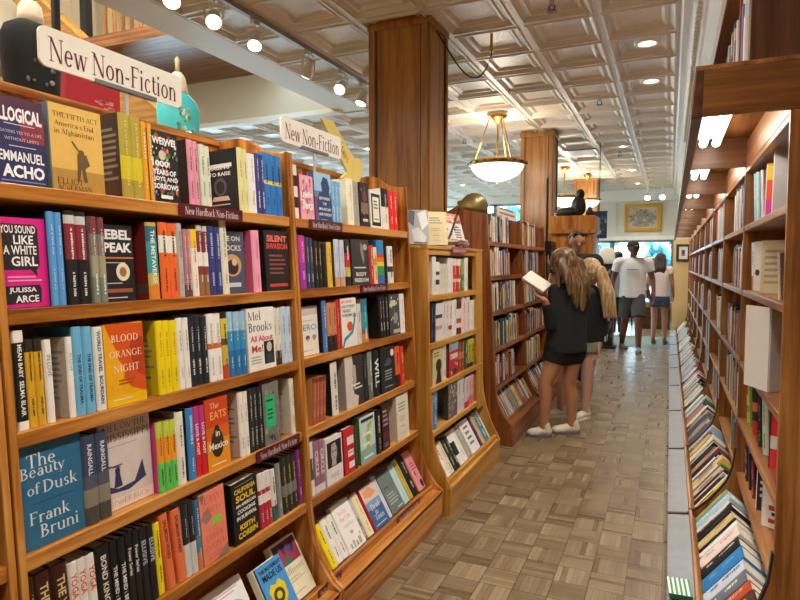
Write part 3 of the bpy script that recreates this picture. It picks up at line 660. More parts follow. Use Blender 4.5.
# pale, lower bookcase carrying the lamp
CX = .10; CY0, CY1 = 3.335, 4.465
SH_C = [1.31, 1.02, .755, .48]
pc = [(-1.72, 0), (-1.162, 0), (-1.157, .17), (-1.172, .20), (-1.198, .25), (-1.232, .32), (-1.262, .41), (-1.282, .50), (-1.292, .6), (-1.31, 1.59), (-1.72, 1.59)]
def pale_case():
    e = empty('bookcase', (-1.4, 3.9, 0), 'low pale oak bookcase with a brass lamp on its top', 'bookcase', 'bookcases down the left side of the aisle'); o = e.location
    wz, wy = W(PALE), W(PALE, 'y'); P = .02
    for (a, b) in ((CY0, CY0+P), (CY1-P, CY1)):
        m = MB(); m.prism(pc, 'y', a, b, wz); m.build('side_panel', e, o, .002)
    m = MB(); m.prism([(-1.335, .42), (-1.285, .42), (-1.293, .6), (-1.308, 1.589), (-1.335, 1.589)], 'y', CY1-.17, CY1-P-.0005, wz); m.build('face_stile', e, o, .002)
    m = MB(); m.box(-1.74, -1.72, CY0, CY1, 0, 1.59, wz); m.build('back_panel', e, o)
    m = MB(); m.box(-1.74, -1.305, CY0-.004, CY1+.004, 1.59, 1.612, wy); m.box(-1.33, -1.312, CY0+P, CY1-P, 1.555, 1.59, wy); m.build('top_board', e, o, .003)
    for z in SH_C:
        m = MB(); m.box(-1.719, -1.288-(z-.5)*.018, CY0+P, CY1-P, z-.035, z, wy); m.build('shelf', e, o, .003)
    a, b = CY0+P, CY1-P
    m = MB(); m.box(-1.182, -1.162, a, b, 0, .168, wy); m.box(-1.202, -1.162, a, b, .15, .170, wy); m.build('plinth', e, o, .003)
    dx = .075
    m = MB(); m.prism([(-1.277+dx, .168), (-1.437+dx, .079), (-1.445+dx, .093), (-1.285+dx, .182)][::-1], 'y', a, b, wy)
    m.prism([(-1.437+dx, .079), (-1.62+dx, .408), (-1.634+dx, .40), (-1.451+dx, .071)], 'y', a, b, wy); m.build('display_tray', e, o)
    m = MB(); m.box(-1.199, -1.178, a, b, .168, .205, wy); m.build('tray_lip', e, o, .004)
    m = MB(); m.box(-1.18, -1.155, CY0-.004, CY1+.004, .15, .172, wy); m.build('plinth_edge', e, o, .003)
pale_case()
# double-sided bookcase of two bays with a gabled end
pd = prof_left(.045, -2.05)
pd = [p for p in pd if not (p[0] < -1.386 and p[1] > 1.9)]
pd_g = pd+[(-1.39, 1.90), (-1.43, 1.91), (-1.637, 1.99), (-1.83, 1.86), (-2.0, 1.80), (-2.05, 1.80)]
SH_D = [1.69, 1.40, 1.10, .79, .475]
def gable_case():
    dx = .045
    e = left_case(4.86, 7.3, RED, 'long reddish two-bay bookcase the woman in the black jacket faces', dx=dx, shelves=SH_D, mids=(6.06,), btop=1.8, back=-1.735,
                  prof=[p for p in prof_left(dx, -1.735) if not (p[0] < -1.386 and p[1] > 1.9)][:-0 or None]+[(-1.39, 1.935), (-1.43, 1.925), (-1.637, 1.985), (-1.735, 1.945)])
    m = MB(); m.prism(pd_g, 'y', 4.835, 4.859, W(RED)); m.build('gable_end', e, e.location, .003)
gable_case()
# double-sided backs behind the first two cases (they carry the mannequins)
for (a, b, lb) in ((.30, 2.75, 'plain oak rear half of the first bookcase, under the mannequins'),):
    e = empty('bookcase', (-2.1, (a+b)/2, 0), lb, 'bookcase'); m = MB(); m.box(-2.55, -1.81, a, b, 0, 1.93, W(OAK)); m.build('carcass', e, e.location)
    m = MB(); m.box(-2.58, -1.805, a-.01, b+.01, 1.93, 1.955, W(OAK, 'y')); m.build('top_board', e, e.location, .004)
# ------------------------------------------------------------------ right side: one bay per unit, lit from its hood
RY0, RW_ = 2.24, 1.24
SH_R = [1.69, 1.37, 1.01, .72, .44]
RX = .33
HOODSH = ('hood_oak_shaded', '55300f', '7c4a1c', '925c28')  # wood darkened to paint in the backlit shade on the hood panels
HOODL = glow('lit_tube', 'fff6e4', 9.0); GREY = paint('8b9197', .34, .18, 14)
LWAY = paint('e9dcc8', .4)
def right_case(k, y0):
    y1 = y0+RW_
    lab = ['wood bookcase at the near end of the lit run, its end panel bare', 'second lit bookcase along the strip-lit run', 'third lit bookcase along the strip-lit run', 'fourth lit bookcase along the strip-lit run',
           'fifth lit bookcase along the strip-lit run', 'sixth lit bookcase along the strip-lit run', 'seventh lit bookcase along the strip-lit run', 'eighth lit bookcase along the strip-lit run', 'last lit bookcase of the right-hand run, by the framed picture'][k]
    e = empty('bookcase', (.5, (y0+y1)/2, 0), lab, 'bookcase', 'lit bookcases along the aisle'); o = e.location
    wz, wy, wx = W(RW), W(RW, 'y'), W(RW, 'x'); P = .02
    prof = [(.76, 0), (.025, 0), (.022, .165), (.115, .178), (.165, .215), (.215, .265), (.26, .325), (.295, .38), (.32, .46), (RX, .56), (RX, 1.98), (.76, 1.98)]
    m = MB(); m.prism(prof, 'y', y0, y0+P, wz); m.build('side_panel', e, o, .002)
    if k == 8:
        m = MB(); m.prism(prof, 'y', y1-P, y1, wz); m.build('side_panel', e, o, .002)
    a, b = y0+P, y1 if k < 8 else y1-P
    m = MB(); m.box(.74, .76, a, b, .0, 1.98, wz); m.build('back_panel', e, o)
    for z in SH_R:
        m = MB(); m.box(RX+.003, .739, a, b, z-.028, z, wy); m.build('shelf', e, o, .003)
    m = MB(); m.box(RX+.003, .739, a, b, 1.952, 1.975, wy); m.box(RX+.002, RX+.02, a, b, 1.975, 2.11, wy); m.build('top_rail', e, o, .002)
    # hood: end board, fascia, lid
    m = MB(); m.box(.085, .76, y0, y0+P, 1.982, 2.130, W(HOODSH, 'x')); m.build('hood_panel', e, o, .002)
    m = MB(); m.prism([(.050, 1.975), (.085, 1.98), (.088, 2.13), (.062, 2.135)], 'y', y0, y1, W(DARK, 'y')); m.build('hood_fascia', e, o, .003)
    m = MB(); m.box(.06, .76, y0, y1, 2.131, 2.145, wy); m.build('hood_lid', e, o)
    # strip light
    f = MB(); f.box(.105, .215, y0+.16, y1-.12, 2.11, 2.130, OFFW); fx_ = f.build('strip_light', e, o)
    for xx in (.132, .188):
        t = MB(); t.tube([(xx, y0+.18, 2.085), (xx, y1-.14, 2.085)], .019, HOODL, 10); t.build('tube', fx_, o)
    # tray and ledge
    pf = [(.022, .165), (.115, .178), (.165, .215), (.215, .265), (.26, .325), (.295, .38), (.32, .46), (RX, .56)]
    m = MB(); m.prism([(x-.006, z+.003) for x, z in pf]+[(x+.004, z-.004) for x, z in pf[::-1]], 'y', y0+.0005, y0+P+.002, BLK); m.build('edge_shade', e, o)  # black strip paints the unlit front edge of the side panel
    m = MB(); m.prism([(.136, .166), (.138, .178), (.265, .081), (.258, .070)], 'y', a, b, wy)
    m.prism([(.265, .081), (.43, .294), (.442, .285), (.277, .072)], 'y', a, b, wy); m.build('display_tray', e, o)
    m = MB(); m.box(.024, .038, a, b, 0, .15, BLK); m.build('plinth', e, o)  # black puts the shade on the base front into the colour
    m = MB(); m.prism([(.018, .15), (.132, .16), (.132, .178), (.018, .166)], 'y', y0+.025, y1-.005, GREY); m.build('ledge', e, o, .003)
    m = MB(); m.box(.120, .136, a, b, .178, .205, wy); m.build('tray_lip', e, o, .003)
    # hood lamp
    l = bpy.data.lights.new('strip_lamp', 'AREA'); l.shape = 'RECTANGLE'; l.size = .1; l.size_y = 1.0; l.energy = 1.5; l.color = (1, .95, .88)
    lo = bpy.data.objects.new('strip_lamp', l); COL.objects.link(lo); lo.location = (.16, (y0+y1)/2, 2.06); lo['kind'] = 'helper'
    return e
for k in range(9): right_case(k, RY0+RW_*k)
# shelf standing on the hood, with its dark end panel
e = empty('upper_bookcase', (.5, 4, 2.146), 'dark upper bookcase standing on the lit hood, by the cornice', 'bookcase'); o = e.location
m = MB(); m.box(.215, .76, 2.26, 2.285, 2.146, 2.76, W(DARK)); m.build('end_panel', e, o, .002); m = MB(); m.box(.215, .76, 4.7, 4.72, 2.146, 2.76, W(DARK)); m.build('end_panel', e, o, .002)
m = MB(); m.box(.74, .76, 2.285, 4.7, 2.146, 2.76, W(DARK)); m.build('back_panel', e, o)
m = MB(); m.box(.215, .74, 2.285, 4.7, 2.74, 2.76, W(DARK, 'y')); m.build('top_board', e, o)
# ================================================================== BOOKS
PAGE = paint('e9e0cc', .8, .06, 60)
ART = {
 'illogical': [('r', 0, 1, .72, 1, '4a2340'), ('r', .5, 1, .5, .78, '8a2c3c'), ('t', 'ILLOGICAL', .5, .80, .92, 'f2eef0', 'black', .17), ('r', .18, .8, .685, .692, 'f0eaf0'), ('t', 'SAYING YES TO A LIFE', .52, .60, .84, 'c9c4dc', 'sans'),
               ('t', 'WITHOUT LIMITS', .52, .52, .7, 'c9c4dc', 'sans'), ('r', .25, .8, .435, .442, 'f0eaf0'), ('t', 'EMMANUEL', .5, .32, .92, 'f4f1f4', 'bold', .12), ('t', 'ACHO', .52, .15, .86, 'f8f6f8', 'black', .15), ('r', .05, .95, .03, .045, '7d7fb8')],
 'fifth': [('r', 0, 1, 0, .25, 'b98a3c'), ('t', 'THE FIFTH ACT', .5, .88, .86, '4a3a24', 'serif'), ('t', 'America s End', .46, .78, .74, '5a4426', 'serif'), ('t', 'in Afghanistan', .46, .68, .76, '5a4426', 'serif'),
           ('d', .56, .47, .06, .035, '6a5030'), ('p', [(.48, .45), (.66, .45), (.72, .33), (.62, .28), (.66, .12), (.58, .12), (.55, .28), (.50, .12), (.45, .12), (.47, .3)], '6a5030'), ('p', [(.60, .40), (.63, .41), (.40, .60), (.38, .58)], '6a5030'),
           ('t', 'ELLIOT', .32, .11, .48, '4a3a24', 'serif'), ('t', 'ACKERMAN', .4, .035, .66, '4a3a24', 'serif')],
 'weiwei': [('n', 90, ['3c7a3e', 'c23a4c', 'e6e2da', '7a9c4a', 'd8879a', 'caa53c', '4b6aa0', '1c1a1c'], .045), ('t', 'WEIWEI', .5, .86, .8, 'f2f0ec', 'black', .1), ('d', .42, .66, .12, .07, 'd8c8b0'), ('t', '1000', .34, .54, .56, 'f2f0ec', 'black', .09), ('t', 'YEARS OF', .47, .42, .8, 'f2f0ec', 'black', .08), ('t', 'JOYS AND', .5, .32, .84, 'f2f0ec', 'black', .08), ('t', 'SORROWS', .5, .22, .84, 'f2f0ec', 'black', .08), ('r', .3, .7, .05, .1, 'f2f0ec')],
 'pages': [('l', 9, .1, .9, .2, .85, '8d8475')],
 'pagesd': [('l', 4, .08, .6, .78, .9, '7a6d5c'), ('l', 3, .1, .65, .5, .6, '7a6d5c'), ('l', 3, .1, .62, .3, .42, '7a6d5c'), ('r', .05, .95, .08, .2, '574636')],
 'redwords': [('l', 5, .1, .8, .25, .8, '9c3a44')],
 'traitors': [('r', .0, .8, .72, .78, 'e8e6e6'), ('t', 'RAISING', .42, .72, .62, 'f0eeee', 'bold', .06), ('t', 'TO RAISE', .42, .62, .66, 'f0eeee', 'bold', .06), ('d', .42, .42, .2, .14, '54565c'), ('d', .42, .41, .13, .1, '26272c'), ('p', [(.2, .27), (.64, .27), (.7, .2), (.14, .2)], 'd9c6c2'), ('r', .16, .7, .13, .15, 'c8c6c8')],
 'whitegirl': [('p', [(.0, .42), (.0, .93), (.74, .93), (.82, .89), (.82, .46), (.74, .42), (.76, .34), (.62, .42)], '262428'), ('t', 'YOU SOUND', .4, .87, .74, 'f4f0f2', 'bold', .09), ('t', 'LIKE', .5, .755, .42, 'f4f0f2', 'bold', .1), ('t', 'A WHITE', .42, .64, .7, 'f4f0f2', 'bold', .1), ('t', 'GIRL', .50, .515, .56, 'f4f0f2', 'bold', .11), ('l', 2, .12, .85, .28, .36, 'f09ac8'),
               ('p', [(.0, .04), (.0, .24), (.78, .25), (.82, .2), (.80, .05)], '262428'), ('t', 'JULISSA', .42, .19, .58, 'f4f0f2', 'bold', .07), ('t', 'ARCE', .50, .095, .5, 'f4f0f2', 'bold', .08)],
 'rebel': [('r', .0, 1, .555, .575, 'd0783c'), ('t', 'REBEL', .5, .87, .92, 'e6e6e6', 'black', .13), ('t', 'SPEAK', .5, .70, .92, 'e6e6e6', 'black', .13), ('r', .06, .16, .3, .48, 'a0583a'), ('d', .68, .38, .19, .12, 'e6dccb'), ('d', .68, .38, .1, .065, 'a3703a'), ('l', 1, .1, .8, .49, .51, 'd8d0c8'), ('l', 1, .1, .7, .22, .245, 'd8d0c8'), ('r', .08, .92, .11, .16, 'a0583a'), ('l', 1, .1, .9, .03, .055, 'e8e4e0')],
 'blocks': [('t', 'LIFE ON', .45, .88, .8, 'dcd8c8', 'bold', .08), ('t', 'BLOCKS', .45, .73, .84, 'dcd8c8', 'bold', .09), ('d', .5, .45, .36, .18, 'c9a06a'), ('d', .5, .42, .24, .12, '3c2c34'), ('d', .58, .5, .1, .06, 'e0b890'), ('r', .2, .8, .1, .17, 'c8ccd8')],
 'silent': [('t', 'SILENT', .5, .87, .84, 'ef7263', 'black', .11), ('t', 'INVASION', .5, .745, .88, 'd94a40', 'black', .10), ('l', 5, .14, .86, .26, .62, '8a5048'), ('r', .12, .88, .07, .12, 'c8433e')],
 'blood': [('r', 0, 1, .0, .12, 'f2c012'), ('r', 0, .35, .1, .62, 'f0b018'), ('p', [(1, .98), (.55, 1), (.0, 1), (.12, .84), (.28, .66), (.3, .56), (.46, .46), (.42, .33), (.6, .2), (1, .12)], 'd9551a'), ('p', [(1, .8), (.72, .86), (.62, .7), (.66, .5), (.8, .36), (1, .3)], 'b93c16'), ('t', 'BLOOD', .5, .82, .7, 'f3e2c6', 'serif'), ('t', 'ORANGE', .5, .63, .84, 'f3e2c6', 'serif'), ('t', 'NIGHT', .5, .45, .68, 'f3e2c6', 'serif'), ('l', 2, .28, .72, .24, .32, '9c5a1c'), ('l', 1, .1, .8, .06, .09, 'f3e2c6')],
 'melb': [('t', 'Mel', .26, .88, .46, '2c2c30', 'serif'), ('t', 'Brooks', .46, .70, .86, '2c2c30', 'serif'), ('t', 'All About', .5, .51, .84, 'cf3246', 'bold', .1), ('t', 'Me!', .32, .35, .42, 'cf3246', 'bold', .12), ('r', .56, .94, .08, .45, '232326'), ('d', .76, .35, .1, .08, 'c9c2b8'), ('p', [(.58, .08), (.64, .22), (.76, .26), (.9, .2), (.94, .08)], '3f3f44'), ('l', 3, .08, .46, .1, .24, 'b4b0a8')],
 'dusk': [('t', 'The', .34, .85, .44, 'dfe9ee', 'serif'), ('t', 'Beauty', .36, .73, .70, 'dfe9ee', 'serif'), ('t', 'of', .2, .575, .2, 'dfe9ee', 'serif'), ('t', 'Dusk', .62, .575, .56, 'dfe9ee', 'serif'), ('l', 1, .14, .86, .425, .435, '1d4a6c'), ('t', 'Frank', .42, .3, .64, 'dfe9ee', 'serif'), ('t', 'Bruni', .56, .15, .62, 'dfe9ee', 'serif')],
 'missi': [('r', 0, 1, .0, .12, 'efdcd2'), ('t', 'LIFE ON THE', .5, .9, .84, '8a4a3c', 'serif'), ('t', 'MISSISSIPPI', .5, .79, .92, '5a3a3a', 'serif'), ('l', 1, .12, .86, .685, .70, '9a8c88'), ('p', [(.1, .28), (.3, .22), (.62, .24), (.8, .46), (.84, .3), (.86, .25), (.5, .17), (.06, .2)], '3a3c64'), ('d', .3, .42, .05, .035, '35365c'), ('p', [(.26, .40), (.34, .40), (.38, .24), (.22, .24)], '35365c'), ('r', .0, .4, .47, .485, '5c5c80'), ('p', [(.0, .52), (.36, .46), (.36, .445), (.0, .5)], '4a4a70'), ('t', 'RINKER BUCK', .5, .075, .76, 'b89a92', 'serif')],
 'eats': [('r', 0, 1, 0, .42, 'e8971f'), ('r', 0, 1, .42, .6, 'd96a1c'), ('t', 'The', .4, .9, .4, 'f0d8b0', 'serif'), ('t', 'EATS', .55, .76, .72, 'f4ab66', 'bold'), ('d', .45, .36, .28, .2, '3b2a1c'), ('d', .45, .5, .14, .12, '3b2a1c'), ('t', 'in', .48, .5, .18, 'f6eedc', 'bold'), ('t', 'Mexico', .5, .33, .84, 'f6eedc', 'bold'), ('r', .15, .8, .06, .08, 'f6e0b8')],
 'greenlabel': [('n', 34, ['6a6a6a', '8c8a88', '3c3c3e', 'a8a29c', '54504e'], .07), ('r', .12, .72, .28, .8, '2fbf7c'), ('l', 1, .16, .68, .68, .76, '15503a'), ('l', 3, .22, .62, .4, .6, '1c5a42')],
 'coral': [('p', [(0, .66), (.3, .78), (.45, .62), (.2, .56)], '9c8078'), ('p', [(.5, 0), (1, .16), (1, .0)], '9c8078'), ('p', [(0, .98), (.2, .98), (.1, .84)], '8a7068'), ('t', 'EASY', .5, .88, .66, 'd9604e', 'serif'), ('t', 'BEAUTY', .46, .72, .74, 'd9604e', 'serif'), ('r', .44, .82, .5, .6, '9bdc3c'), ('t', 'CHLOE', .5, .36, .7, 'd9604e', 'serif'), ('t', 'COOPER', .5, .22, .76, 'd9604e', 'serif'), ('t', 'JONES', .46, .08, .6, 'd9604e', 'serif')],
 'calsoul': [('l', 1, .1, .9, .93, .945, 'c8c0a0'), ('t', 'CALIFORNIA', .5, .85, .84, 'e9c63a', 'black', .08), ('t', 'SOUL', .5, .725, .78, 'e9c63a', 'black', .11), ('t', 'AN AMERICAN', .5, .61, .8, 'f0eeea', 'black', .055), ('t', 'COOKING', .5, .51, .72, 'f0eeea', 'black', .065), ('t', 'IN SURVIVAL', .5, .41, .8, 'f0eeea', 'black', .065), ('t', 'KEITH', .5, .25, .6, 'e9c63a', 'black', .09), ('t', 'CORBIN', .5, .12, .78, 'e9c63a', 'black', .1)],
 'movement': [('t', 'THE MOVEMENT', .54, .9, .84, '15202c', 'black', .07), ('t', 'MADE US', .54, .78, .74, '15202c', 'black', .11), ('p', [(.2, .55), (.35, .64), (.5, .6), (.66, .66), (.82, .54), (.78, .34), (.5, .16), (.26, .34)], 'e6cf28'), ('d', .5, .42, .2, .12, '4a4634'), ('d', .5, .42, .1, .06, 'e6cf28'), ('t', 'DAVID J. DENNIS', .5, .08, .76, '1d3f6a', 'bold'), ('r', 0, .05, 0, 1, '1c2a36')],
 'different': [('r', .06, .94, .58, .97, '4a3350'), ('p', [(.1, .6), (.3, .95), (.42, .72), (.55, .95), (.72, .7), (.9, .92), (.94, .58), (.1, .58)], 'a33a58'), ('p', [(.3, .58), (.45, .74), (.62, .58)], '2f7a5c'), ('d', .62, .82, .09, .07, '3c55a0'), ('t', 'Different', .5, .48, .8, 'a89b86', 'serif'), ('l', 2, .16, .84, .28, .38, 'cfc4aa'), ('l', 1, .2, .8, .1, .13, 'b9ae96')],
 'ringdraw': [('o', .6, .5, .3, .2, '8fb0d8'), ('o', .6, .5, .2, .13, '8fb0d8'), ('l', 2, .15, .85, .8, .9, 'd8b8c0')],
 'lenny': [('n', 40, ['d84a5a', 'f0d8d8', 'e890a8', '3a3440', 'f6f2f0', 'c86a8c'], .08), ('t', 'LENNY', .5, .55, .86, 'f8f4f2', 'black', .12), ('t', 'DUKE', .5, .3, .8, 'f8f4f2', 'black', .13)],
 'mountain': [('r', 0, 1, .62, 1, '9cc4e0'), ('p', [(.2, .0), (.1, .4), (.3, .62), (.45, .6), (.4, .78), (.55, .93), (.8, .9), (.92, .72), (.84, .56), (1, .5), (1, 0)], '2c4270'), ('p', [(0, 0), (0, .5), (.14, .5), (.12, 0)], '7a4a70'), ('t', 'BETWEEN', .58, .48, .62, 'f2f2f4', 'bold', .055), ('t', 'THE', .56, .37, .24, 'f2f2f4', 'bold', .05), ('t', 'MOUNTAIN', .58, .26, .7, 'f2f2f4', 'bold', .055), ('t', 'AND THE SKY', .58, .15, .76, 'f2f2f4', 'bold', .055), ('l', 1, .3, .86, .03, .055, 'b9c4d8')],
 'darkphoto': [('d', .5, .7, .3, .12, '6a4038'), ('r', .1, .9, .3, .55, '8a6a5c'), ('n', 20, ['5c5a5a', '9a948c', '2c2628'], .05), ('r', .2, .8, .12, .18, 'd0ccc8')],
 'framepage': [('r', .1, .9, .06, .93, '1c1c20'), ('r', .22, .78, .16, .84, 'ece8d4'), ('l', 3, .3, .7, .5, .76, '5c5a50'), ('r', .3, .7, .22, .26, '8a8878')],
 'figure': [('d', .78, .84, .12, .07, 'b8b09c'), ('p', [(.5, .95), (.62, .9), (.72, .6), (.66, .45), (.56, .6), (.5, .8)], '8c8680'), ('r', .1, .78, .37, .4, 'd6d0c8'), ('t', 'BODY', .5, .24, .6, 'dcd8d0', 'black', .09), ('t', 'FREEDOM', .5, .11, .8, 'dcd8d0', 'black', .09)],
 'zero': [('r', 0, 1, .82, 1, 'cdc4bc'), ('l', 1, .12, .88, .7, .72, '8aa0a8'), ('t', 'ZERO', .5, .57, .84, '5a86a8', 'sans', .12), ('d', .2, .36, .09, .05, '3f8fb0'), ('d', .5, .36, .09, .05, '35586c'), ('d', .8, .36, .09, .05, '7aa0b0'), ('d', .2, .32, .05, .03, 'e8964a'), ('d', .5, .32, .05, .03, 'e8964a'), ('d', .8, .32, .05, .03, 'e8964a'), ('l', 1, .1, .9, .09, .11, 'd0a888')],
 'pandemic': [('r', 0, .06, 0, 1, 'd23a2c'), ('t', 'BILL GATES', .42, .93, .6, 'd95040', 'bold', .05), ('t', 'HOW TO PREVENT', .52, .83, .82, '5c6468', 'bold', .06), ('t', 'THE NEXT', .4, .74, .5, '5c6468', 'bold', .06), ('t', 'PANDEMIC', .46, .65, .64, '5c6468', 'bold', .06), ('d', .56, .42, .17, .1, 'e0512c'), ('p', [(.04, .0), (.2, .2), (.42, .25), (.66, .32), (.78, .5), (.84, .62), (.92, .6), (.86, .44), (.74, .27), (.46, .19), (.27, .14), (.14, -.0)], '3a93a0'), ('d', .88, .63, .09, .055, '3a93a0')],
 'bwphoto': [('n', 26, ['d6d6d2', '8c8c8a', '3a3a3a', 'f0f0ee'], .06), ('r', .1, .6, .72, .86, 'c8d8b0'), ('d', .55, .42, .22, .14, 'a09c98'), ('r', .3, .95, .05, .14, 'b8bcac')],
 'portrait': [('p', [(.4, 1), (1, 1), (1, 0), (.62, 0), (.7, .18), (.46, .24), (.36, .42), (.42, .54), (.36, .6), (.44, .84)], '3a3432'), ('p', [(.42, .82), (.36, .6), (.42, .54), (.38, .42), (.5, .3), (.6, .5), (.58, .78)], 'bdb2a8'), ('r', .3, .8, .4, .43, 'f0ecea'), ('r', .5, .92, .33, .36, 'f0ecea')],
 'discs': [('d', .82, .85, .12, .08, 'ece6dc'), ('l', 4, .25, .85, .25, .5, '9aa2ac'), ('p', [(.2, .6), (.5, .78), (.8, .66), (.6, .58)], '4a525c'), ('l', 1, .2, .8, .1, .13, 'c0c4c8')],
 'bwface': [('r', .06, .94, .36, .9, '1c1a1a'), ('p', [(.34, .84), (.56, .86), (.66, .74), (.66, .58), (.58, .48), (.6, .38), (.3, .38), (.34, .5), (.3, .62)], 'b8b2ae'), ('d', .42, .68, .04, .02, '3a3634'), ('d', .58, .68, .04, .02, '3a3634'), ('r', .44, .56, .53, .545, '4a4240'), ('l', 2, .2, .8, .12, .22, 'c8bcbc')],
 'redwhite': [('r', .3, .95, .62, .8, 'f0ece8'), ('r', .35, .9, .36, .5, 'f0ece8'), ('r', .4, .95, .1, .24, 'f0ece8'), ('l', 1, .4, .85, .42, .46, '3a3030')],
 'greenman': [('r', 0, 1, 0, .3, '8fb8c0'), ('p', [(.3, .08), (.45, .4), (.36, .6), (.5, .72), (.46, .8), (.9, .86), (.6, .68), (.66, .5), (.58, .34), (.8, .1), (.55, .3)], 'a8c83c'), ('r', .1, .9, .88, .95, '2c3840'), ('r', .14, .7, .58, .64, 'f0f4f0'), ('r', .14, .6, .36, .42, 'f0f4f0'), ('r', .2, .8, .08, .13, 'f0f4f0')],
 'darkwords': [('l', 4, .12, .86, .5, .9, 'b89aa0'), ('r', .1, .9, .2, .4, '6a2a34'), ('l', 2, .2, .8, .06, .16, 'a88a90')],
 'creamwords': [('l', 3, .16, .78, .62, .84, '9aa88c'), ('l', 2, .2, .84, .4, .52, 'c8c0a4'), ('l', 1, .3, .7, .26, .3, 'a8a494'), ('l', 1, .2, .76, .12, .15, 'b8b4a0')],
 'yescity': [('t', 'Yes to', .42, .80, .46, 'e58a8c', 'serif'), ('t', 'the City', .5, .66, .64, 'e58a8c', 'serif'), ('l', 2, .2, .84, .48, .54, 'ccc6c2'), ('r', .42, .58, .32, .38, 'b0aca4'), ('r', .16, .26, .06, .16, 'a8b0a0'), ('r', .32, .44, .05, .2, 'b8bcae'), ('r', .5, .6, .05, .15, '9aa698'), ('r', .66, .82, .05, .19, 'aab2a6'), ('d', .85, .24, .05, .04, 'eac08a')],
 'deadin': [('r', 0, 1, .6, 1, 'd8c8c0'), ('p', [(.1, .9), (.6, .95), (.9, .76), (.5, .7), (.1, .76)], 'e8a070'), ('r', 0, 1, 0, .5, '3a68a0'), ('r', 0, 1, .46, .64, '7aa0c8'), ('t', 'Dead', .5, .5, .56, 'f2f2f2', 'serif'), ('t', 'in', .46, .36, .2, 'f2f2f2', 'serif'), ('t', 'Town', .52, .24, .6, 'f2f2f2', 'serif'), ('l', 1, .1, .9, .06, .1, 'dfe6f0')],
 'graywords': [('l', 1, .1, .5, .62, .66, '2c3230'), ('l', 4, .1, .86, .2, .5, 'a8b4b0'), ('r', .5, .9, .06, .1, 'c8d0cc')],
 'pinktour': [('t', 'TOUR', .46, .86, .72, 'a8485c', 'serif'), ('l', 3, .2, .9, .5, .72, 'b85a6c'), ('d', .72, .14, .2, .1, '2c2428'), ('p', [(.3, .44), (.5, .5), (.46, .3)], '50303a')],
 'tanface': [('d', .6, .5, .3, .18, '3a2c24'), ('p', [(.3, 0), (.5, .4), (.8, .36), (.9, 0)], '2c2420'), ('l', 2, .1, .8, .74, .9, '8a6a4a')],
 'redcover': [('r', 0, 1, .75, 1, '9ab4c8'), ('r', .1, .9, .5, .66, 'f0e4e0'), ('n', 14, ['f0e8e4', '3a3436', 'e0a090'], .07), ('d', .6, .12, .2, .1, '3c3a40')],
 'crowd': [('n', 40, ['c8b09a', '8a98a8', 'd8d4cc', '5c5450', 'e0a880', 'a0c0d8'], .07)],
 'fourlines': [('l', 4, .2, .8, .2, .86, '7a7a80')],
 'magazine': [('r', 0, 1, .68, 1, 'e08878'), ('l', 2, .1, .8, .76, .92, 'f2d8cc'), ('n', 26, ['3a3a3c', '8a8684', 'f4f0ec', '26262a'], .06), ('l', 5, .55, .92, .2, .6, '5a5650')],
 'grayrocks': [('p', [(.1, 1), (.4, .96), (.3, .5), (.0, .7)], '56585c'), ('p', [(.5, .9), (.9, 1), (1, .6), (.7, .4)], 'e2e4e6'), ('p', [(.2, .4), (.5, .5), (.9, .2), (.8, .04), (.3, .1)], 'd0d4d6'), ('r', .3, .9, .02, .05, '2c2c2e')],
 'tancover': [('l', 6, .08, .9, .15, .85, 'a8977c')],
 'bwdog': [('d', .6, .5, .26, .2, '2a2a2c'), ('p', [(.3, .4), (.8, .4), (.9, 0), (.2, 0)], 'e8e8e6'), ('n', 14, ['3a3a3c', 'c8c6c2'], .08)],
 'FT': [('t', 'F', .6, .52, .3, '2a2a2e', 'black'), ('t', 'T', .6, .22, .3, '2a2a2e', 'black')],
 'yellowpink': [('r', 0, 1, .7, 1, 'f0c418'), ('r', 0, 1, .0, .34, 'd8369a'), ('d', .5, .3, .3, .2, 'e05aa8')],
 'redsquares': [('r', .2, .8, .12, .22, 'b83a38'), ('r', .3, .7, .3, .38, '26242a'), ('r', .2, .8, .42, .54, 'b83a38'), ('r', .3, .6, .6, .66, '3a363c'), ('r', .25, .7, .72, .8, 'b83a38')],
 'greenstripes': [('r', 0, 1, i*.2, i*.2+.1, 'dfeee2') for i in range(5)],
 'blackwords': [('l', 3, .1, .8, .3, .8, 'd8d4d0')],
}
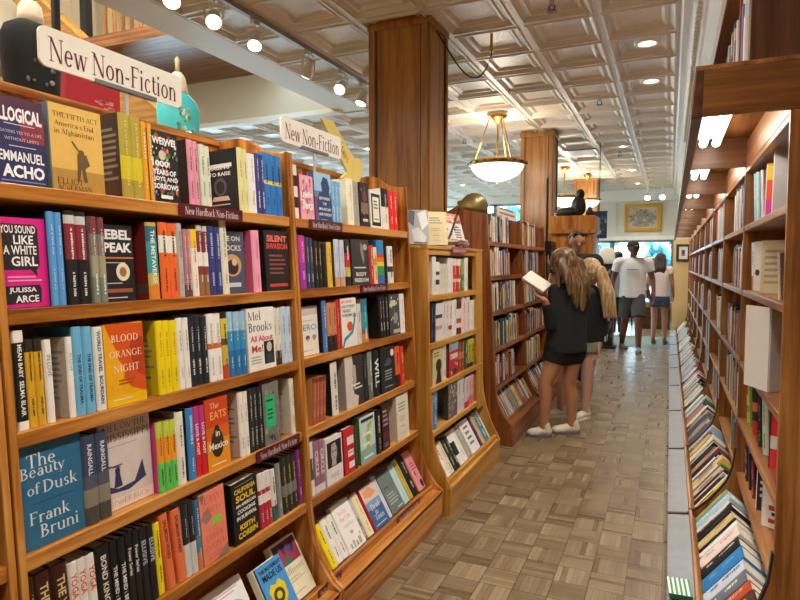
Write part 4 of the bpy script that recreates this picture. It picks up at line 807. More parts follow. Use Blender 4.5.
def art_mesh(items, org, tx, ty, w, h, nrm, name, parent):
    """flat printing lying on a cover: org = lower left corner, tx/ty = in-plane axes"""
    mb = MB(); o = Vector(org); tx = Vector(tx); ty = Vector(ty); nn = Vector(nrm); k = [0]
    rr = random.Random(len(items)*7+int(w*1000)+int(h*1000))
    def poly(pts, col):
        k[0] += 1
        q = o+nn*(.0003+.00006*k[0])
        mb.add([q+tx*(p[0]*w)+ty*(p[1]*h) for p in pts], [tuple(range(len(pts)))], paint(col))
    for it in items:
        c = it[0]
        if c == 'r': poly([(it[1], it[3]), (it[2], it[3]), (it[2], it[4]), (it[1], it[4])], it[5])
        elif c == 'p': poly(it[1], it[2])
        elif c == 'd': poly([(it[1]+it[3]*math.cos(2*PI*i/20), it[2]+it[4]*math.sin(2*PI*i/20)) for i in range(20)], it[5])
        elif c == 'o':
            for i in range(24):
                a, b = 2*PI*i/24, 2*PI*(i+1)/24
                poly([(it[1]+it[3]*q*math.cos(t), it[2]+it[4]*q*math.sin(t)) for q, t in ((1, a), (1, b), (.93, b), (.93, a))], it[5]); k[0] -= 1
        elif c == 'l':
            n, x0, x1, z0, z1, col = it[1:]
            st = (z1-z0)/n
            for i in range(n):
                e = x1-(x1-x0)*rr.random()*.3
                poly([(x0, z0+st*i+st*.3), (e, z0+st*i+st*.3), (e, z0+st*i+st*.75), (x0, z0+st*i+st*.75)], col); k[0] -= 1
            k[0] += 1
        elif c == 'n':
            for i in range(it[1]):
                x, z = rr.uniform(it[3], 1-it[3]), rr.uniform(it[3], 1-it[3]); s = it[3]*rr.uniform(.5, 1.15); a0 = rr.random()*6
                q = rr.randint(4, 7)
                poly([(min(1, max(0, x+s*math.cos(a0+2*PI*j/q))), min(1, max(0, z+s*.8*math.sin(a0+2*PI*j/q)))) for j in range(q)], rr.choice(it[2])); k[0] -= .5
            k[0] = int(k[0])+1
        elif c == 't':
            k[0] += 1
            put_text(mb, it[1], o+nn*(.0003+.00006*k[0])+tx*(it[2]*w)+ty*(it[3]*h), tx, ty, it[4]*w, paint(it[5]), it[6] if len(it) > 6 else 'sans', (it[7]*h if len(it) > 7 else None), squash=(len(it) > 7))
    if not mb.v: return None
    ob = mb.build(name, parent, fix=False)
    return ob
def cover_mesh(t, h, d, cols, side, flip=False, rnd=True):
    """spine-out book: spine at x=0 facing +x, thickness along y, boards front and back; cols = [(z0,z1,colour)] bands on the spine"""
    mb = MB(); c = .0024; ov = .003
    sm = paint(side)
    r = min(.0035, t*.22)
    for z0, z1, col in cols:
        m = paint(col)
        pts = [(-r*1.6, 0), (-r*.4, t*.12), (0, t*.32), (0, t*.68), (-r*.4, t*.88), (-r*1.6, t)]
        inn = [(-r*1.6-c, t-c), (-r*1.6-c, c)]
        P = pts+inn; n = len(P)
        vs = [(x, y, z0*h) for x, y in P]+[(x, y, z1*h) for x, y in P]
        mb.add(vs, [tuple(range(n))[::-1], tuple(range(n, 2*n))]+[(i, (i+1) % n, n+(i+1) % n, n+i) for i in range(n)], m)
    mb.box(-d, -r*1.6-.0004, 0, c, 0, h, sm); mb.box(-d, -r*1.6-.0004, t-c, t, 0, h, sm)
    return mb
LABELS = set(); NB = [0]
def put_book(M, kind, w, h, d, cols, side, text, tcol, art, label, group, flip=False, sart=None, font='bold'):
    NB[0] += 1
    if label in LABELS: print('DUP LABEL', label)
    LABELS.add(label)
    if len(label.split()) > 16 or len(label.split()) < 4: print('LABEL LEN', label)
    if kind == 'S':
        mb = cover_mesh(w, h, d, cols, side)
        ob = mb.build('book'); c = .0024
        pg = MB(); pg.box(-d+.004, -.004-c, c+.0002, w-c-.0002, .003, h-.003, PAGE); pg.build('page_block', ob)
        items = []
        if text:
            s, fr, z0, z1 = text if isinstance(text, tuple) else (text, .62, .12, .9)
            m2 = MB()
            put_text(m2, s, (.0006, w/2, h*(z0+z1)/2), (0, 0, -1), (0, 1, 0), h*(z1-z0), paint(tcol), font, w*fr)
            m2.build('spine_lettering', ob, fix=False)
        elif tcol:
            q_ = random.Random(tcol+str(cols)); z0 = q_.uniform(.08, .2); z1 = q_.uniform(.3, .42); z2 = q_.uniform(.48, .56); z3 = q_.uniform(.82, .93); it = []
            for a, b in ((z0, z1), (z2, z3)):
                lo = .34+.08*q_.random(); hi = 1-lo
                z = a
                while z < b-.02:
                    e = min(b, z+q_.uniform(.010, .024)); it.append(('r', lo+.06*q_.random(), hi-.06*q_.random(), z, e, tcol)); z = e+q_.choice([.006, .006, .006, .02])
            art_mesh(it, (.0002, 0, 0), (0, 1, 0), (0, 0, 1), w, h, (1, 0, 0), 'spine_lettering', ob)
        if sart:
            if flip: art_mesh(ART[sart], (0, w, 0), (-1, 0, 0), (0, 0, 1), d, h, (0, 1, 0), 'cover_print', ob)
            else: art_mesh(ART[sart], (-d, 0, 0), (1, 0, 0), (0, 0, 1), d, h, (0, -1, 0), 'cover_print', ob)
    else:
        t = d
        mb = MB(); c = .0024
        for z0, z1, col in cols: mb.box(-c, 0, .004, w, z0*h, z1*h, paint(col))
        mb.box(-t, -t+c, .004, w, 0, h, paint(side)); mb.box(-t, 0, 0, .004, 0, h, paint(side))
        ob = mb.build('book')
        pg = MB(); pg.box(-t+c+.0002, -c-.0002, .0042, w-.004, .003, h-.003, PAGE); pg.build('page_block', ob)
        if art: art_mesh(ART[art], (0, .004, 0), (0, 1, 0), (0, 0, 1), w-.004, h, (1, 0, 0), 'cover_print', ob)
    ob.matrix_world = M
    tag(ob, label, 'book', group)
    return ob
def bands(col):
    """'navy' or 'a:0.5,b:1' -> bottom-to-top colour bands"""
    if ':' not in col: return [(0, 1, col)]
    o = []; z = 0
    for p in col.split(','):
        c, e = p.split(':'); o.append((z, float(e), c)); z = float(e)
    return o
ORD = ['first', 'second', 'third', 'fourth', 'fifth']; NUM = ['', 'one', 'two', 'three', 'four', 'five']
def place_row(spec, zb, X, tilt, where, rot=0, lean=0, d=.145, zmid=None, hmax=.265, lift=0, ylo=None, yhi=None, yaw=0, yrange=None):
    """spec lines: kind x0 x1 ytop n colour | look | options"""
    last = None
    for ln in spec.strip().split('\n'):
        a, desc, opt = ([q.strip() for q in ln.split('|')]+[''])[:3]
        f = a.split(); kind, x0, x1, yt, n, col = f[0], float(f[1]), float(f[2]), float(f[3]), int(f[4]), f[5]
        op = {}
        for o in opt.split(';'):
            if '=' in o: k, v = o.split('=', 1); op[k.strip()] = v.strip()
        zm = zmid or zb+.11
        Xm = X(zm)-.02*(1 if rot == 0 else -1)
        rec = float(op.get('rec', 0)); ya, yb = ydist(x0, Xm+(.02 if rec else 0), zm), ydist(x1, Xm-rec, zm)
        if ylo: ya = max(ya, ylo)
        if yhi: yb = min(yb, yhi)
        if yb-ya < .008: yb = ya+.008*n
        if yt > 0:
            zt = zheight(yt, Xm-.012*(1 if rot == 0 else -1), ya); h = (zt-zb)/math.cos(tilt)
        else: h = -yt/1000
        h = max(.15, min(hmax, h))
        if kind == 'F' and yb-ya > .19 and not op.get('wide'): ya = yb-.19
        step = (yb-ya)/n
        for i in range(n):
            t = step-.0006-(.001 if kind == 'F' else 0); y0 = ya+i*step
            hh = h-(.0 if n == 1 else .0015*((i*7) % 3))
            dx = float(op.get('out', 0))-rec-(.004*R.random() if kind == 'S' else 0)
            tl = tilt+float(op.get('tl', 0)); ln_ = math.radians(float(op.get('lean', lean)))
            zz = zb+lift
            dep = float(op.get('d', d if kind == 'S' else .026))
            dep = min(dep, d if kind == 'S' else .06)
            lab = desc if n == 1 else '%s of %s %s' % (ORD[i], NUM[n], desc)
            lab = '%s, %s' % (lab, where)
            if rot == 0:
                xx = X(zb)-.012+dx
                M = Matrix.Translation((xx, y0, zz)) @ Matrix.Rotation(-tl, 4, 'Y') @ Matrix.Rotation(-ln_, 4, 'X')
                fl = False
            else:
                xx = X(zb)+.012-dx
                M = Matrix.Translation((xx, y0+t, zz)) @ Matrix.Rotation(PI, 4, 'Z') @ Matrix.Rotation(-tl, 4, 'Y') @ Matrix.Rotation(ln_, 4, 'X')
                fl = True
            tx = op.get('t'); tc = op.get('tc')
            if tx and '@' in tx: q = tx.split('@'); z0, z1 = [float(v) for v in q[1].split('-')]; tx = (q[0], float(op.get('fr', .62)), z0, z1)
            put_book(M, kind, t, hh, dep, bands(col), op.get('side', bands(col)[0][2]), tx, tc, op.get('art'), lab, 'books, '+where, fl,
                     op.get('sart') if i == 0 else None, op.get('font', 'bold'))
# ================================================================== THE BOOKS, shelf by shelf
WA, WB, WC, WR = 'mannequin-backed bookcase', 'arrow-sign bookcase', 'brass-lamp bookcase', 'strip-lit end bookcase'
A_ROWS = ['''
F -12 43 92 1 2a2a5c | navy and wine book with huge white lettering | art=illogical;side=22224a
F 47 101 101 1 e0b45a | tan book with a walking soldier on its cover | art=fifth;side=5c6e78;d=.045
S 120 142 112 2 b09a3a:.22,d6c41e:.5,b3a03c:1 | olive gold spines | side=4a3c30;sart=pages;tc=d8d060
S 142 152.5 121 2 e6a22c | orange yellow spines | tc=fbe9c0
F 152.5 177 128 1 1c1a1c | black cover crowded with coloured scraps and white lettering | art=weiwei;rec=.004;side=141416
S 187.5 198 139 2 e79ab0 | pink spines | side=1c1a1c;tc=5c3040
S 199 210 144 2 dcdfca | pale grey-green spines | tc=6a8a6a
S 238 247.5 147 2 e2dd9c | pale yellow spines | side=1d1f28;sart=traitors;tc=8a9470
S 247.5 255 153 1 f0ece6 | plain white spine | tc=b8b4ac
S 255 263.5 153 2 363d86 | navy spines with white capitals | tc=e4e4f0
S 263.5 281 152 3 2a78c2:.5,e8c858:.56,2a78c2:1 | bright blue spines | tc=16345c''', '''
F 6 46 216 1 d81f86 | magenta book with white words in black bubbles | art=whitegirl;rec=.016;side=b0186c
S 49 64 211 2 5c9edc | sky blue spines | side=23365c;tc=bcdcf4
S 66 88 210 2 1c1a1c:.48,8a2a34:.86,c9c6c6:.95,1c1a1c:1 | black spines with a red block | tc=e6e0e0
S 90 105 216 2 7c8474:.3,a09c80:.55,8a7a74:.8,7a3c40:1 | mossy grey spines | tc=e8e8e0
F 105.5 132 223 1 201e20 | black cover with stencil capitals above a white disc | art=rebel;rec=.026;side=141416
S 147 158 222 1 e0862c:.18,c8b04a:.34,3a9aa0:.75,2a6c80:.95,c8b040:1 | teal spine fading to orange | side=7a2420;sart=pagesd;t=THE METAVERSE@.2-.9;tc=f4f2ea;fr=.7;d=.16
S 159 177 222 2 ef6a2c:.6,efeae2:.83,ef6a2c:1 | orange spines with white blocks | side=1c1c1e;tc=3a3434
S 177 182.5 223 1 b9b4ac | light grey spine | tc=8c8880
S 182.5 190.5 229 2 6e4a50:.18,b97f8a:1 | thin mauve spines | tc=f0dce0
S 190.5 197.5 229 1 f0e8da:.72,efcb3a:1 | white spine with a yellow top | tc=c87a5a
S 197.5 208 225 2 9a6a4a:.3,8a3c40:.42,ece6e2:.62,8a3440:.92,c8c4c0:1 | maroon and white spines | tc=f4ecea
S 208 221 226 2 363c7c | dark blue spines | tc=b8c0e0
S 221 228 220 1 e8e1cf | tall ivory spine | side=c4beb0;tc=a8a08c;d=.165
F 226.5 243 230 1 4b5168 | slate cover with a tan medallion | art=blocks;rec=.022;side=3a3e52
S 252 260 230 1 f0a0b8 | pale pink spine with a pink side | side=d8688e;sart=redwords;tc=d87a98
F 263.5 288.5 230 1 232022 | black cover with red stencil capitals | art=silent;side=181618''', '''
S 14 26 331 1 f0ece2:.09,18181a:.88,efe9dd:1 | black spine with white ends | t=MEAN BABY  SELMA BLAIR@.14-.86;tc=f2efe8;fr=.42
S 26 44 340 2 d9a62a:.86,2a2620:1 | mustard spines with black scribbles | tc=3c3020
S 45 53 340 1 f1ede6 | white spine with thin grey letters | t=IN LOVE@.45-.93;tc=7a90a8;font=sans;fr=.5
S 67 73.5 337 1 f2eee8 | white spine showing its grey inside flap | side=b9aea2;sart=pages;t=IN LOVE@.45-.93;tc=8aa0b0;font=sans;fr=.5
S 73.5 93 327 2 6db4dc | baby blue spines with dark capitals | side=3c7ca0;t=THE END OF TRAUMA@.1-.72;tc=1d3c5c;fr=.34
S 94 104 327 1 eae6de | off-white spine with navy capitals | t=WORLD TRAVEL  BOURDAIN@.08-.95;tc=2a4478;fr=.5
F 103.5 143 325 1 f0a81a | orange cover with a blurred face and pale lettering | art=blood;side=e8b020
S 156 177 321 3 f2da16 | lemon yellow spines | side=d9bc1c;sart=pages;tc=c8a010
S 177.5 189 318 2 f1eee9 | white spines with faint lettering | side=8c8a86;tc=b8b2aa
S 189 207 317 3 262a34 | charcoal spines with white capitals | tc=e8e8ea
S 207 221.5 314 2 f2efea:.48,d2703a:.56,f2efea:1 | white spines with an orange cross | tc=c8c0b8
S 221.5 227.5 312 1 c94a2a:.2,c9b04a:.5,6a5c3a:.6,e2c838:.9,2c2820:1 | yellow patterned spine | tc=3a3428
S 227.5 245.5 312 3 2474b0:.4,3a90c4:.7,9cc8e0:1 | blue spines fading to pale tops | tc=dcecf6
F 244.5 272 309 1 f0ece6 | white cover with red script and a small black photograph | art=melb;side=d8d4ce;out=.006
S 272.5 280.5 308 2 3e3632:.25,e5dfcf:1 | cream spines with brown feet | tc=a8a08c
S 280.5 290.5 307 2 c4d4e8 | powder blue spines | tc=8098b8''', '''
F 22 82 450 1 2b6c94 | steel blue book with large white serif lettering | art=dusk;side=205474;rec=.008
S 83 110 437 2 4c4842:.2,8a8272:.4,53586a:.55,3a4664:1 | stormy landscape spines | side=2a2e3a;t=RAINGALL@.55-.9;tc=e6e6ea;fr=.4
F 110 150 424 1 d8cdc8 | pale pink cover with a dark river boat | art=missi;rec=.026;side=c4b8b2
S 157 176 423 3 62ce5e:.42,f6a022:.78,c6d84c:1 | green and orange spines | side=cf3f8e;tc=2c5c2a
S 176 184 413 1 efebe2 | white spine in front of a grey-green side | side=8c948a;tc=4a4a48
S 186.5 194 409 1 3c86c8 | blue spine beside a black side | side=1c2434;tc=c4dcf0
S 194 205 407 2 d6262e:.55,c23a88:1 | magenta spines turning red | t=LOVE & POST@.3-.75;tc=f4e8ea;fr=.6
F 204 227.5 401 1 d2481e | red and orange cover with a chili pot drawing | art=eats;side=b03818
S 238.5 248 393 2 f0ece4 | white spines with a pinkish side | side=d8b4a8;sart=pages;tc=b0a49a
S 248 261.5 389 3 29292b | black spines with grey lettering | tc=b8b4ae
F 261.5 278 385 1 7c7874 | grey patterned cover with a bright green panel | art=greenlabel;side=3a3836
S 290 294 379 1 eae6da | ivory spine at the shelf end | side=d6d0bc;sart=creamwords;tc=5a564c;d=.16''', '''
S 32 39 576 1 37160f | narrow brown spine at the shelf end | tc=c8a070
S 39.5 72 573 2 3b1513 | dark maroon spines with gold lettering | t=THE VORTEX@.1-.93;tc=e2c890;fr=.5
S 72 99 563 3 ece8e4 | white spines with orange capitals | t=YOGA@.5-.95;tc=e4632c;fr=.66
S 99 113 547 1 17171a | thick black spine with pale capitals | t=BOND KING@.3-.9;tc=e2ded8;fr=.4
S 113 128 541 2 161618 | black spines with bold white capitals | t=THE MIND : BE@.1-.8;tc=f2f0ee;fr=.5
S 128 142 533 2 191a1c | black spines with a white dot | t=Power Series@.4-.88;tc=e8e6e2;fr=.46
S 142 156 528 2 1d1d20 | black spines with tall grey capitals | t=ELUSIVE@.5-.85;tc=b8c4d0;fr=.6
S 156 163 524 1 f2dc18 | thin yellow spine | tc=4a4420
S 165.5 173.5 513 1 ea7a4c | salmon spine leaning to one side | t=SALMON WARS@.4-.92;tc=5c2418;fr=.42;lean=-5
S 176 184 509 1 ea7b4a | salmon spine standing beside the newspaper spines | t=SALMON WARS@.4-.92;tc=5c2418;fr=.42;lean=-4
S 184 196 505 2 d8dadc:.45,22242a:1 | black and white spines | tc=d8d8da
S 196 201.5 500 1 d87a5a:.25,5a86a8:.5,3c6c98:1 | blue spine turning coral at its foot | tc=d8e4ec
F 200 225.5 495 1 f48c74 | coral cover with a lime sticker | art=coral;side=8a6a60
F 232 257.5 485 1 1a191a | thick black cover with yellow and white block capitals | art=calsoul;side=141314;d=.05
S 258.5 271 474 3 c22a42:.45,f0ecea:.62,b8283e:.7,eee8e6:1 | red and white striped spines | tc=f0e0e0
S 271 276 470 1 2c6a66:.3,e6e6e2:1 | white spine with a teal foot | tc=6a3a48
S 277 281.5 464 1 8c8a88 | grey spine with a dark side | side=4a4844;tc=d8d8d8
S 282 297 457 3 2a2c2c:.3,7c7c78:.5,2c2c2a:1 | black spines with yellow stencil capitals | tc=e6d634
S 297.5 303.5 450 1 8b2a8c | purple spine against the side panel | tc=f0d8f0''']
RN = ['top shelf', 'second shelf', 'third shelf', 'fourth shelf', 'fifth shelf']
for i, (sp, zb) in enumerate(zip(A_ROWS, SH_A)):
    place_row(sp, zb, fx, TL, '%s of %s' % (RN[i], WA), lean=(-2.0 if i == 4 else 0), ylo=.910, yhi=2.07, d=.15)
def tx_(dx=0): return lambda z: -1.275+dx-(z-.17)*.5556
TT = math.atan(.5556)
place_row('''
F 214 250 -225 1 eef0f4 | white book with a pale blue ring drawing | art=ringdraw
F 255 281 -220 1 4a9ae0 | bright blue book with yellow clasped hands | art=movement;side=ece4cc;d=.03;out=.034
F 279 306 -235 1 efe6c8 | cream book with a red and blue painting at its top | art=different''', .184, tx_(), TT, 'bottom tray of '+WA, zmid=.28, yhi=2.06, lift=0)
B_ROWS = ['''
S 292 297.5 164 1 dcdcd8:.2,232325:.4,e0e0dc:.6,232325:.8,d4d4d0:1 | black and white ringed spine | d=.13
F 298 312 174 1 e6a8b8 | pink and white patchwork cover | art=lenny;side=c04a68
F 312.5 330 171 1 5c86b4 | pale blue cover with a navy head silhouette | art=mountain;side=2c4270
S 331 340 180 3 7ab2da | light blue spines | tc=e4f0f8
S 347 353.5 178 1 efe9d0 | cream spine with a wide cream side | side=e4dcc0;tc=c0b890
S 353.5 358 181 2 b4aca4 | greyish violet spines | tc=6a6068
F 358.5 367.5 182 1 2c2224 | dark cover with a smoky picture | art=darkphoto;side=1c1618
F 368.5 380 190 1 e8e6dc | white cover with a thick black frame | art=framepage;side=d0ccc0
S 381 388 188 1 e6e2dc:.55,1e1e20:1 | spine black above and white below | tc=a8a49c
S 388.5 397 190 2 e2281e | scarlet spines | tc=f8c8c0''', '''
S 298.5 305 235 1 a234a6:.5,c23a9a:1 | violet pink spine | tc=f0c8e8
S 305.5 313 237 2 3a3a5a | dark slate spines with pale lettering | tc=d0d0e4
S 313.5 321 241 2 20201f | black spines with gold lettering | tc=d8b070
S 321.5 326 243 1 1c1c1e | matt black spine | tc=4a4a4e
S 326.5 331 242 1 ecc03e | golden yellow spine | tc=b08a20
S 334.5 344 239 2 d8a480:.2,cad2e2:1 | pale blue-white spines with tan feet | side=4c4442;tc=8890a8
S 344.5 350 239 1 26201f:.2,d8c030:.4,c23038:.7,2a2022:1 | black spine with red and yellow shapes | tc=e8e0d8
F 350 368 239 1 3b393a | dark grey cover with a pale figure | art=figure;side=2c2a2b
S 368.5 373 245 1 c42c2c | red spine beside the grey cover | tc=f0c0b8
S 373 377 247 1 e0c890:.5,c8a868:.7,e8d8b0:1 | cream mottled spine | tc=8a5a34
S 377 384 240 1 3a6ab0:.2,3a9a5a:.4,f0d038:.5,e8802c:.6,d83a34:.68,2a86c4:1 | rainbow spine | d=.15
S 384 386.5 246 1 1a1a1c | very thin black spine | tc=5a5a5c
S 387 392.5 246 1 e6e4e0:.3,3a3a3c:.45,e8e6e2:1 | white spine with black blotches | tc=3a3a3c''', '''
F 301.5 316.5 308 1 ece6dc | off-white cover with blue capitals and three discs | art=zero;rec=.025;side=c8c0b4
S 322.5 326.5 301 1 4c7cbc | blue spine with a black side | side=16161a;tc=dce6f4
S 326.5 336 303 2 26201e:.32,cc8a60:1 | tan spines with black feet | tc=7a3c20
S 336 339 300 1 ca322c | thin red spine | tc=f0c0b0
F 338.5 355.5 299 1 efece6 | white cover with a rising teal curve and red dot | art=pandemic;side=c8302a
S 356.5 361 304 1 ddd9d6 | whitish spine with small coloured marks | tc=c87a6a
S 361.5 367.5 299 1 d8883a:.2,7a5c4a:.3,3a9ab0:.7,2a7c98:1 | teal spine with an orange foot | tc=e0ecf0
S 378.5 387.5 297 3 19191b | black spines with white flecks | side=131315;tc=d8d8d8
F 388 398.5 295 1 4a4a4a | black and white photographic cover | art=bwphoto;side=2a2a2a
S 399 404 294 1 f0eeea | white spine by the side panel | tc=c8c4be''', '''
S 310 323.5 379 4 a8583c:.9,7a3424:1 | copper spines leaning over | side=c08850;lean=7;tc=e0b090
S 331 337.5 363 1 eae6de | thick white spine with a black side | side=1b1a1a;tc=3c3a38
F 344 362 357 1 d9cfc8 | pale cover with a dark profile portrait | art=portrait;side=a89a92;d=.05
S 362 367 354 1 1c1c1d | black spine beside the portrait | tc=6a6a6a
S 367.5 372 352 1 6a7468:.3,8c9484:1 | grey-green spine | side=161616;tc=dcdcd0
S 373 379 350 1 202428 | black spine with large white capitals | t=WILL@.2-.8;tc=f0f0ee;fr=.7
F 379.5 394 349 1 1f2429 | charcoal cover with a white disc | art=discs;side=14181c
S 394.5 400 347 1 3a1a14:.3,e0622c:1 | orange-red spine with a dark foot | tc=3a1c14
S 400 404 347 1 d8321f | red spine by the side panel | tc=f0b8a8''', '''
S 309.5 313.5 443 1 e4e6e0:.3,3c5a4a:.7,d8dcd4:1 | green and white spine | tc=e8e8e4
S 313.5 324 443 2 e8e0e4:.15,a06c86:1 | mauve spines with pale lettering | t=CIRCLE@.3-.85;tc=f0e4ea;fr=.6
F 324.5 341 440 1 efe9ea | white cover with a framed monochrome face | art=bwface;side=d0c8cc
F 342.5 353 430 1 cc2230 | red cover with white blocks | art=redwhite;side=a01824
S 353.5 356 426 1 2f3f2a | thin dark green spine | tc=7a8a6a
F 358.5 374 419 1 cfe2e4 | pale teal cover with a green climbing figure | art=greenman;side=4a7a3c;d=.04
S 375.5 380.5 411 1 1a191a | black spine with pale dots | tc=e0d8d8
F 381 388 406 1 3b1d24 | dark maroon cover with pale lines | art=darkwords;side=241216
F 395.5 407.5 397 1 ece4cc | cream cover with soft green lines | art=creamwords;side=d8c8bc;d=.06''']
for i, (sp, zb) in enumerate(zip(B_ROWS, SH_A)):
    place_row(sp, zb, fx, TL, '%s of %s' % (RN[i], WB), ylo=2.118, yhi=3.28, d=.15)
place_row('''
S 321 326.5 -200 1 f0da1c | yellow spine tucked by the curved end panel | tc=4a4418
S 327 338.5 -205 2 eceae6 | white spines with black lettering | tc=2c2c2e
F 338 354.5 -225 1 f4f0ee | white cover with pink serif title | art=yescity;out=.004
S 354.5 358 -205 1 8a8690:.5,b8b2b8:1 | grey striped spine | tc=e4e0e4
S 358 364 -215 1 eee4bc | butter yellow spine | tc=b09a58
F 365 379 -215 1 4878b0 | blue cover with a painted sunset sky | art=deadin;side=c8303a;d=.03;out=.004
S 379 383 -230 1 d8dce4 | pale grey spine beside the sunset cover | tc=a0a8b4
F 383 395 -215 1 6f7c7a | slate green cover with small print | art=graywords
S 395 400.5 -225 2 b8d8e0 | pale aqua spines | tc=e8f4f8
S 400.5 404.5 -235 1 c0ac4a | olive yellow spine | tc=8a7828
S 405 410 -240 1 1e1c1d | black spine beside the pink cover | tc=c0b8b8
F 410 420.5 -235 1 efa0a4 | pink cover with a red title and black blot | art=pinktour''', .184, tx_(), TT, 'bottom tray of '+WB, zmid=.28, ylo=2.125, yhi=3.278, lift=0)
def fc(z): return -1.288-(z-.5)*.018
C_ROWS = ['''
S 431.5 435 257 1 eceae6 | plain white spine at the shelf end | tc=c0bcb4
S 435 439 262 1 e8e6e0:.3,2a2a2a:.45,e0deda:.6,3a3a3a:.7,ecebe6:1 | white spine with black figures | d=.14
S 439 447.5 264 3 e4dccb | cream spines | tc=b8ac94
S 447.5 452.5 258 2 efece8 | white spines | tc=c8c0b8
S 452.5 460 259 2 d8402c:.3,e8c8a8:.4,d23a2c:.8,e8e0d8:1 | red spines with pale bands | tc=f4e0d8
S 460 464 259 1 5a8a4a:.5,8aa858:1 | leaf green spine | tc=d8e8c8
S 464 467.5 258 1 f0eee8 | white spine last before the gap | tc=c4c4bc''', '''
S 430 435 302 2 2a2e44 | navy spines | tc=b8bcd0
S 435 442 304 1 e6e2e0:.3,c8a0a8:.4,e6e2e0:.6,4a4a50:.7,e8e4e2:1 | white spine with dark badges | d=.14
S 442 448 301 2 e9e5e0 | off-white spines | tc=b0a8a0
S 448 451.5 299 1 e8e4de:.2,b83a3a:.3,ece8e2:1 | white spine with a red mark | tc=c05050
S 451.5 456 300 1 f2f0ec | bright white spine | tc=d0ccc8
S 456 461 303 1 6a2a2e:.2,efe6e2:.35,d8584a:.5,efe6e2:.8,5c3034:1 | red and white banded spine | d=.14
S 461 469 297 2 f0dcd8 | blush pink spines | tc=d0a0a0
S 469 474 301 1 f0eeea | white spine beside the bare upright | tc=ccc8c2''', '''
F 431 441 345 1 d8c890 | tan cover with a dark standing figure | art=tanface;side=b8a468
S 442 446 343 1 e4e0da | pale spine behind the red cover | tc=a09890
F 446.5 457 341 1 c23034 | red cover with a blue-grey top | art=redcover;side=8a1c20
S 457.5 463.5 339 2 a8442c:.4,d87a4a:.6,8a3424:1 | rust red spines | tc=f0d0b0
S 463.5 467 340 1 3a5a3c | dark green spine with pale title | tc=d0d8b8
S 467 473 340 2 2c2c22:.15,b8b030:.8,d0c840:1 | mustard green spines | tc=2c2c18''', '''
S 429.8 432 386 1 e0783c | thin orange spine | tc=f4d8b8
S 432 437 388 1 3a8ac8:.7,5aa8d8:1 | blue spine | tc=e0ecf4
F 437.5 456 384 1 6a6660 | cover with a crowded street photograph | art=crowd;side=3c3a38
S 456 464 379 2 e6e4e6 | whitish spines | tc=a8a4b0
S 464 468 378 1 c83a44:.2,d8d4d8:1 | white spine with a red foot | tc=c8606a
S 468 473 376 2 e07a8c:.3,efb8c0:1 | pink spines | tc=b84a5c''']
for i, (sp, zb) in enumerate(zip(C_ROWS, SH_C)):
    place_row(sp, zb, fc, 0, hmax=[.238, .25, .226, .236][i], where='%s of %s' % (['upper shelf', 'second shelf', 'third shelf', 'lowest shelf'][i], WC), ylo=3.36, yhi=4.292, d=.15, lift=.0015)
place_row('''
S 434.30 436.82 -205 1 eceae8 | white spine first in line | tc=b8b4b0
S 436.82 439.35 -205 1 2a2a2c:.4,e4e4e4:.6,2a2a2c:1 | black and white banded spine | d=.14
S 439.35 442.72 -220 1 f0ecea:.9,c82c34:1 | white spine with a red top | tc=d04a50
S 442.72 446.51 -215 1 e0d4bc | beige spine | tc=8a7c60
S 446.51 452.40 -215 2 2c2e26 | black-olive spines | tc=d8d8c8
S 452.40 456.18 -225 1 e8e8e8:.3,222224:.7,e4e4e4:1 | white spine with a black middle | d=.14
S 456.18 460.39 -225 1 eeece8 | plain white spine | tc=c8c4c0
S 460.39 463.76 -225 1 a8a49c | stone grey spine | tc=e4e0d8
F 463.76 472.59 -230 1 f0ede8 | white cover with four grey lines of print | art=fourlines
S 473.02 475.54 -225 1 2c2c6a | indigo spine | tc=d84a5a
S 475.54 478.07 -220 1 d8b88a | tan spine | tc=8a6a40
S 478.07 482.27 -230 1 4a8a94:.8,8ab8b8:1 | teal spine | tc=d8e8e8
S 482.27 485.64 -235 1 f0f0ee | white spine at the far end | tc=d04a50''', .184, tx_(.075), TT, 'bottom tray of '+WC, zmid=.28, ylo=3.37, yhi=4.43, d=.14)
# on top of the pale case
def loose(x, y, z, yaw, tilt, kind, w, h, d, col, side, art, label, tcol=None, lean=0):
    M = Matrix.Translation((x, y, z)) @ Matrix.Rotation(math.radians(yaw), 4, 'Z') @ Matrix.Rotation(-math.radians(tilt), 4, 'Y') @ Matrix.Rotation(-math.radians(lean), 4, 'X')
    return put_book(M, kind, w, h, d, bands(col), side, None, tcol, art, label, 'books on top of the pale bookcase')
loose(-1.445, 3.345, 1.620, -56, 14, 'F', .135, .215, .02, 'a8acb0', '2a2c2e', 'grayrocks', 'black and white rock photograph book propped on top of the brass-lamp bookcase')
loose(-1.39, 3.53, 1.620, -50, 12, 'F', .14, .215, .035, 'ead9ac', 'c8a860', 'creamwords', 'cream book propped on top of the brass-lamp bookcase, beside the rock photograph')
loose(-1.455, 4.07, 1.640, -10, 16, 'F', .30, .24, .012, 'e6e2dc', 'b05040', 'magazine', 'large magazine with a salmon top leaning behind the brass lamp')
